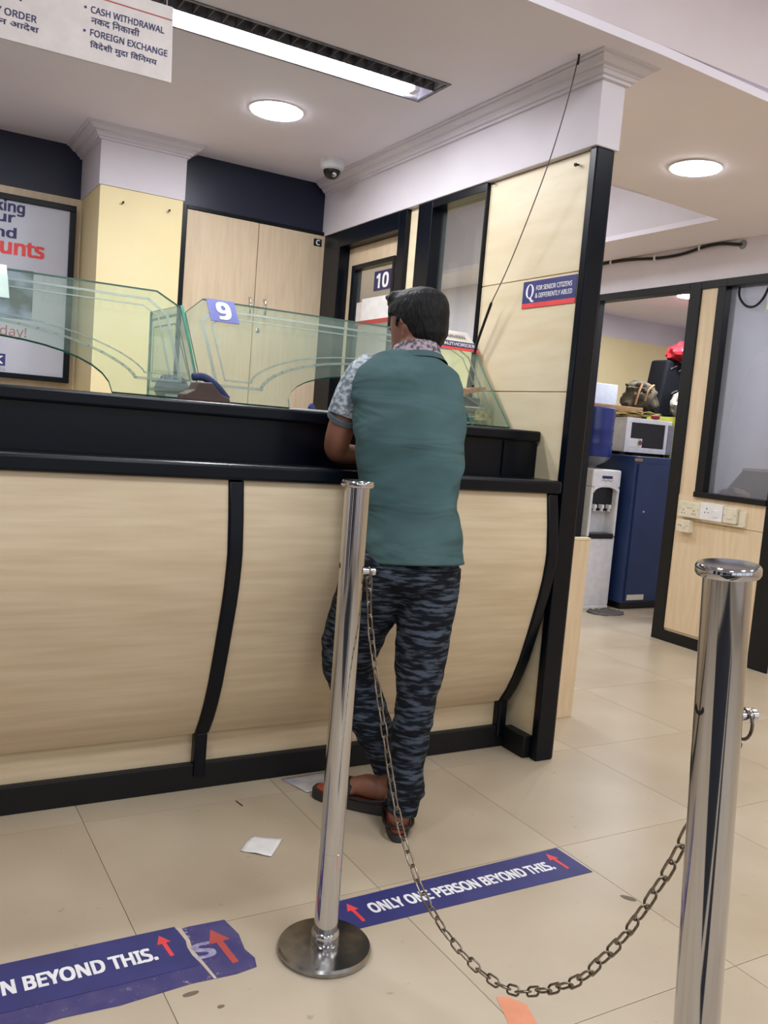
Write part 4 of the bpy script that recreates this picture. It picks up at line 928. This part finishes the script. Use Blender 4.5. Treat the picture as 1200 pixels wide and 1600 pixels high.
# --- head
HC = V((1.501, 2.447, 1.529)); fd = V((-.33, .93, -.12)).normalized(); hr_ = fd.cross(V((0, 0, 1))).normalized(); hu = hr_.cross(fd)
def hp_(x, y, z): return HC+hr_*x+fd*y+hu*z
def headmesh():
    rings = []; n = 40
    prof = [(-.118, .020, .022, .060), (-.112, .036, .040, .048), (-.098, .050, .060, .030), (-.080, .058, .074, .016), (-.060, .063, .084, .008), (-.035, .068, .092, 0), (-.010, .0715, .097, -.002), (.015, .074, .099, -.004), (.040, .0745, .099, -.006), (.065, .070, .093, -.008), (.085, .058, .079, -.010), (.100, .040, .056, -.012), (.109, .018, .026, -.012), (.111, .004, .005, -.012)]
    for z, a, b_, oy in prof:
        rg = []
        for k in range(n):
            t_ = 2*PI*k/n; x = a*math.cos(t_); y = b_*math.sin(t_)+oy
            fr_ = max(0, math.sin(t_)); 
            if fr_ > 0:
                # nose, brow, eye sockets, lips
                nx = math.exp(-(x/.012)**2)
                y += nx*(.020*math.exp(-((z+.030)/.016)**2)+.010*math.exp(-((z+.008)/.018)**2))*(fr_ > .6)
                y += .004*math.exp(-((z-.022)/.008)**2)*fr_
                y -= .008*(math.exp(-((abs(x)-.031)/.014)**2)*math.exp(-((z-.003)/.010)**2))*fr_
                y += math.exp(-(x/.022)**2)*(.006*math.exp(-((z+.060)/.006)**2)+.006*math.exp(-((z+.074)/.006)**2))*fr_
            rg.append(hp_(x, y, z))
        rings.append(rg)
    return MB().loft(rings)
def ear(s):
    b = MB(); P = []
    for k in range(13):
        a = PI*.95-k*(PI*1.55)/12
        P.append(hp_(s*(.074+.008*math.sin(a*.5)), -.012-.016*math.cos(a+PI*.0)*1.0, .000+.031*math.sin(a)))
    b.tube(P, [.0045]*11+[.006, .007], 8)
    b.add(blob(tuple(hp_(s*.074, -.010, -.004)), (.008, .013, .022), 1, .05, 14).v, blob((0, 0, 0), (.008, .013, .022), 1, .05, 14).f)
    b.add(blob(tuple(hp_(s*.073, -.002, -.030)), (.006, .007, .010), 1, .05, 12).v, blob((0, 0, 0), (1, 1, 1), 1, .05, 12).f)
    return b
neck = limb([(V((1.470, 2.385, 1.405)), .070, .062), (V((1.482, 2.408, 1.445)), .056, .054), (V((1.492, 2.430, 1.490)), .053, .056), (hp_(0, -.012, -.02), .056, .066)], 24)
# --- arms
def KS(x, y, z, k): return V((x*k, y*k, 1.2+(z-1.2)*k))
arm_l = [(KS(1.318, 2.372, 1.378, 1.027), .046, .046), (KS(1.285, 2.385, 1.345, 1.025), .048, .048), (KS(1.268, 2.415, 1.290, 1.018), .045, .046), (KS(1.264, 2.448, 1.225, 1.008), .043, .044), (V((1.262, 2.475, 1.165)), .042, .041), (V((1.268, 2.495, 1.120)), .039, .038), (V((1.300, 2.508, 1.106)), .038, .036), (V((1.345, 2.520, 1.104)), .037, .034), (V((1.400, 2.532, 1.102)), .030, .028), (V((1.440, 2.540, 1.100)), .024, .020)]
arm_r = [(V((1.535, 2.352, 1.370)), .046, .046), (V((1.558, 2.375, 1.325)), .044, .046), (V((1.568, 2.412, 1.260)), .042, .042), (V((1.566, 2.445, 1.195)), .040, .040), (V((1.560, 2.468, 1.135)), .038, .038), (V((1.545, 2.482, 1.105)), .036, .036), (V((1.522, 2.496, 1.104)), .034, .034), (V((1.490, 2.512, 1.104)), .028, .027), (V((1.460, 2.524, 1.106)), .023, .020)]
def hand(w_, dirv, thumbdir, k=1.0):
    """palm + five fingers: w_ wrist, dirv pointing to the fingers, slightly curled down"""
    d_ = dirv.normalized(); up = V((0, 0, 1)); sd = d_.cross(up).normalized()
    if sd.dot(thumbdir) < 0: sd = -sd
    out = [limb([(w_-d_*.02, .024, .018), (w_+d_*.02, .032, .016), (w_+d_*.055, .040, .015), (w_+d_*.082, .038, .012)], 16, sd)]
    for i, (o_, L) in enumerate(((.030, .068), (.010, .078), (-.010, .072), (-.030, .056))):
        p = w_+d_*.076+sd*o_; P = [p, p+d_*L*.45+up*.004, p+d_*L*.78-up*.008, p+d_*L*.92-up*.026]
        out.append(MB().tube(smoothpath(P, 3), [.0092]*4+[.0085]*4+[.0075]*2, 10))
    p = w_+d_*.020+sd*.028; P = [p, p+d_*.025+sd*.022, p+d_*.050+sd*.030-up*.004, p+d_*.068+sd*.026-up*.008]
    out.append(MB().tube(smoothpath(P, 3), [.012]*4+[.010]*3+[.008]*3, 10))
    return out
hands = hand(V((1.440, 2.540, 1.098)), V((.97, -.10, -.10)), V((0, 1, 0)))+hand(V((1.462, 2.524, 1.122)), V((-.75, .35, .0)), V((0, 1, 0)))
# --- legs
leg_r = [(V((1.452, 2.172, .790)), .094, .100), (V((1.436, 2.152, .669)), .082, .088), (V((1.426, 2.14, .575)), .072, .078), (V((1.415, 2.13, .500)), .062, .068), (V((1.404, 2.12, .417)), .054, .060), (V((1.396, 2.115, .330)), .052, .058), (V((1.388, 2.11, .230)), .044, .048), (V((1.382, 2.11, .130)), .034, .038), (V((1.378, 2.108, .080)), .033, .042)]
leg_l = [(V((1.325, 2.215, .790)), .094, .100), (V((1.300, 2.275, .637)), .084, .088), (V((1.290, 2.32, .533)), .074, .078), (V((1.290, 2.345, .453)), .062, .066), (V((1.318, 2.338, .383)), .056, .060), (V((1.346, 2.315, .315)), .054, .056), (V((1.372, 2.28, .240)), .044, .046), (V((1.398, 2.252, .160)), .035, .038), (V((1.405, 2.245, .095)), .033, .038)]
def foot(heel, toe, z0):
    """foot on a sole: heel, toe in xy"""
    h = V((heel[0], heel[1], z0)); t_ = V((toe[0], toe[1], z0)); d_ = (t_-h).normalized(); sd = d_.cross(V((0, 0, 1))); L = (t_-h).length; up = V((0, 0, 1))
    out = [limb([(h+d_*.005+up*.022, .018, .016), (h+d_*.03+up*.034, .032, .032), (h+d_*.075+up*.040, .034, .038), (h+d_*.125+up*.030, .036, .028), (h+d_*(L*.68)+up*.021, .044, .019), (h+d_*(L*.80)+up*.015, .043, .014)], 20, sd)]
    for i in range(5):
        o_ = .034-i*.0165; p = h+d_*(L*.76-.004*i*i*.6)+sd*o_*(-1)+up*.013; r0 = .0125 if i == 0 else .009
        out.append(MB().tube(smoothpath([p, p+d_*.028+up*.002, p+d_*(.050-.004*i)-up*.002], 3), [r0]*5+[r0*.85]*2, 10))
    return out
FR = ((1.348, 2.068), (1.472, 2.275)); FLt = ((1.415, 2.225), (1.262, 2.425))
ft = foot(FR[0], FR[1], .026)+foot(FLt[0], (1.300, 2.374), .036)
tor_in = grow([(V((1.388, 2.20, .72)), .118, .085)]+TOR[:1]+TOR[1:], -.020)
body = fuse([limb(tor_in, 36, up=2.0), headmesh(), neck, ear(-1), ear(1), limb(arm_l), limb(arm_r), limb(grow(leg_r[:3], -.024)+grow(leg_r[3:], -.012)), limb(grow(leg_l[:3], -.024)+grow(leg_l[3:], -.012))]+hands+ft, 'body', .0045, skin, MAN, 5)
# eyes
for s in (-1, 1): link('eye', blob(tuple(hp_(s*.031, .078, .003)), (.011, .011, .009), 0, 0, 16), dark_pl, MAN, smooth=True)
# hair: cap over the skull with quiff
def hairmesh():
    rings = []; n = 44
    prof = [(-.090, .036, .038, -.020), (-.076, .048, .052, -.022), (-.054, .0630, .068, -.022), (-.030, .076, .088, -.018), (-.005, .0815, .096, -.012), (.020, .085, .104, -.008), (.045, .087, .108, -.006), (.070, .085, .106, -.006), (.092, .077, .097, -.006), (.110, .061, .080, -.006), (.122, .040, .054, -.006), (.128, .015, .020, -.006)]
    for z, a, b_, oy in prof:
        rg = []
        for k in range(n):
            t_ = 2*PI*k/n; x = a*math.cos(t_); y = b_*math.sin(t_)+oy; s_ = math.sin(t_)
            # open face: pull hair back inside the skull in front of the ears below the hairline
            front = y > (.012 if z < .0 else .02)
            if z < .050 and s_ > 0:
                lim = .022 if z > -.004 else (-.004 if z > -.03 else -.030)
                if z < .035 and y > lim: y = lim-(y-lim)*.25; x *= .93
            if z < -.02 and z > -.05 and abs(x) > .055: x *= .97
            am = .0035*noise.noise(V((x*60, y*60, z*26)))
            q_ = V((x, y, 0)); 
            if q_.length > 0: q_ = q_*(1+am/max(q_.length, .02))
            rg.append(hp_(q_.x, q_.y, z+.003*noise.noise(V((x*40, y*40, 3)))))
        rings.append(rg)
    b = MB().loft(rings)
    return b
quiff = [blob(tuple(hp_(-.016, .066, .094)), (.044, .034, .032), 3, .3, 30), blob(tuple(hp_(-.034, .046, .092)), (.036, .036, .030), 7, .25, 28), blob(tuple(hp_(.026, .062, .086)), (.044, .034, .030), 5, .2, 24), blob(tuple(hp_(-.073, .026, .012)), (.004, .007, .018), 5, .1, 16), blob(tuple(hp_(.074, .024, .006)), (.006, .010, .026), 5, .1, 16)]
link_hair = fuse([hairmesh()]+quiff, 'hair', .004, hair_m, MAN, 3)
# shirt
def shirt():
    st = TOR; sub = 7; n = 72
    C_ = smoothpath([s[0] for s in st], sub); A = []; B_ = []
    for i in range(len(st)-1):
        for j in range(sub):
            f = j/sub; A.append(st[i][1]*(1-f)+st[i+1][1]*f); B_.append(st[i][2]*(1-f)+st[i+1][2]*f)
    A.append(st[-1][1]); B_.append(st[-1][2]); rings = []
    for i, c in enumerate(C_):
        ax = C_[min(i+1, len(C_)-1)]-C_[max(i-1, 0)]; h = i/(len(C_)-1)
        ax = ax.normalized()+Vector((0, 0, 2.0)); rg = ring(c, ax, A[i], B_[i], VR, n, .82)
        o = []
        for k, p in enumerate(rg):
            u_ = k/n; side = math.cos(2*PI*u_)
            w_ = .013*noise.noise(V((p.x*7+p.z*5, p.y*5, p.z*15-p.x*9)))+.005*noise.noise(V((p.x*12, p.y*10, p.z*34-p.x*20)))
            w_ += .006*max(0, 1-h*7)*abs(side)
            w_ *= (1-.6*max(0, h-.75)/.25)
            o.append(p+(p-c).normalized()*w_)
        rings.append(o)
    # hem edge turned under
    b = MB().loft(rings, cap=False)
    return b
sh = link('shirt', shirt(), shirt_m, MAN, smooth=True, angle=80)
s_ = sh.modifiers.new('solid', 'SOLIDIFY'); s_.thickness = .003; s_.offset = 0
# yoke joining the shoulders so that nothing shows at the neck
def sleeve(arm, k0, k1, gr, s):
    st = grow(arm[k0:k1], gr); b = limb(st, 30, sub=6, wr=.004, seed=s)
    return b
so = link('sleeve', sleeve(arm_l, 0, 4, .012, 3), sleeve_m, sh, smooth=True, angle=80)
link('sleeve', sleeve(arm_r, 0, 4, .012, 5), sleeve_m, sh, smooth=True, angle=80)
hemc = arm_l[3][0]
link('sleeve_hem', limb([(arm_l[3][0]-V((0, .004, -.006)), .0545, .0555), (arm_l[3][0]+V((0, .004, -.008)), .0550, .0560)], 30), mat('sleeve_hem_cloth', (96, 106, 116), .9), sh, smooth=True)
colr = []
cn = V((1.488, 2.414, 1.430)); cax = V((.06, .30, 1)).normalized()
for h_, a, b_ in ((-.018, .088, .086), (.0, .083, .082), (.018, .078, .078), (.034, .075, .077), (.036, .070, .072), (.018, .070, .071)):
    colr.append(ring(cn+cax*h_, cax, a, b_, VR, 40))
link('collar', MB().loft(colr, cap=False), collar_m, sh, smooth=True, angle=60)
nk = link('neck_band', MB().loft([ring(cn+cax*h_, cax, a, b_, VR, 44) for h_, a, b_ in ((-.026, .100, .094), (-.014, .092, .090), (-.004, .087, .086), (-.002, .083, .082), (-.010, .080, .080))], cap=False), shirt_m, sh, smooth=True, angle=60)
link('moth_hole', blob((1.590, 2.235, 1.352), (.0045, .004, .0055), 0, 0, 10), dark_pl, sh)
# trousers
hip = [(V((1.390, 2.185, .865)), .138, .104), (V((1.386, 2.19, .82)), .148, .112), (V((1.378, 2.19, .775)), .160, .118), (V((1.378, 2.195, .735)), .150, .100)]
tr_r = [(V((1.456, 2.178, .800)), .092, .100), (V((1.445, 2.165, .730)), .092, .098), (V((1.434, 2.15, .669)), .088, .093), (V((1.425, 2.14, .575)), .081, .085), (V((1.415, 2.13, .500)), .0745, .078), (V((1.404, 2.12, .417)), .062, .070), (V((1.395, 2.113, .351)), .060, .068), (V((1.390, 2.11, .293)), .0575, .064), (V((1.383, 2.108, .206)), .053, .058), (V((1.384, 2.105, .150)), .055, .058), (V((1.380, 2.102, .105)), .049, .052), (V((1.372, 2.098, .066)), .043, .046)]
tr_l = [(V((1.330, 2.205, .800)), .098, .104), (V((1.300, 2.235, .735)), .104, .100), (V((1.290, 2.275, .650)), .100, .094), (V((1.284, 2.32, .545)), .092, .086), (V((1.286, 2.348, .460)), .078, .078), (V((1.316, 2.340, .385)), .074, .070), (V((1.343, 2.315, .320)), .072, .066), (V((1.364, 2.28, .260)), .061, .060), (V((1.386, 2.258, .195)), .050, .052), (V((1.404, 2.246, .140)), .044, .046)]
tr = fuse([limb(hip, 36), limb(tr_r, 32, sub=7, wr=.0055, seed=2, freq=30), limb(tr_l, 32, sub=7, wr=.005, seed=6, freq=30), blob((1.425, 2.095, .125), (.022, .02, .022), 2, .2, 16)], 'trousers', .0045, trouser_m, MAN, 3)
# sandals
def sandal(heel, toe, th, lab):
    h = V((heel[0], heel[1], 0)); t_ = V((toe[0], toe[1], 0)); d_ = (t_-h).normalized(); sd = V((0, 0, 1)).cross(d_); L = (t_-h).length
    out = []
    for k in range(36):
        a = 2*PI*k/36; u_ = -math.cos(a); sn = math.sin(a); x = L/2+math.copysign(abs(u_)**.85, u_)*(L/2+.018); w_ = .041+.007*max(-1, min(1, u_*1.2)); out.append(h+d_*x+sd*math.copysign(abs(sn)**.65, sn)*w_)
    so = link('sandal', MB().prism([p+V((0, 0, .001)) for p in out], (0, 0, th)), sole_m, MAN, bevel=.004)
    if lab: so['label'] = lab
    ins = [(p-(h+d_*L/2))*.90+(h+d_*L/2) for p in out]
    link('insole', MB().prism([p+V((0, 0, th+.001)) for p in ins], (0, 0, .003)), insole_m, so, bevel=.001)
    fz = th+.03
    for f0, f1 in ((.56, .74),):
        P = []
        for k in range(13):
            a = PI*k/12; P.append(h+d_*(L*(.55+.0*k))+sd*math.cos(a)*.052+V((0, 0, th+.004+.046*math.sin(a))))
        band = MB()
        rings = [[p-d_*.016, p+d_*.022, p+d_*.022+V((0, 0, .004)), p-d_*.016+V((0, 0, .004))] for p in P]
        band.loft(rings); link('strap', band, strap_m, so, smooth=True)
    P = []
    for k in range(13):
        a = PI*k/12; P.append(h+d_*(.06-math.sin(a)*.082)+sd*math.cos(a)*.044+V((0, 0, th+.012+.014*math.sin(a))))
    P = [h+d_*.12+sd*.045+V((0, 0, th+.01))]+P+[h+d_*.12-sd*.045+V((0, 0, th+.01))]
    link('strap', MB().tube(smoothpath(P, 2), .0052, 8), strap_m, so, smooth=True)
    return so
sandal(FR[0], FR[1], .022, None)
sandal(FLt[0], FLt[1], .034, 'thick-soled sandal with orange-red insole')
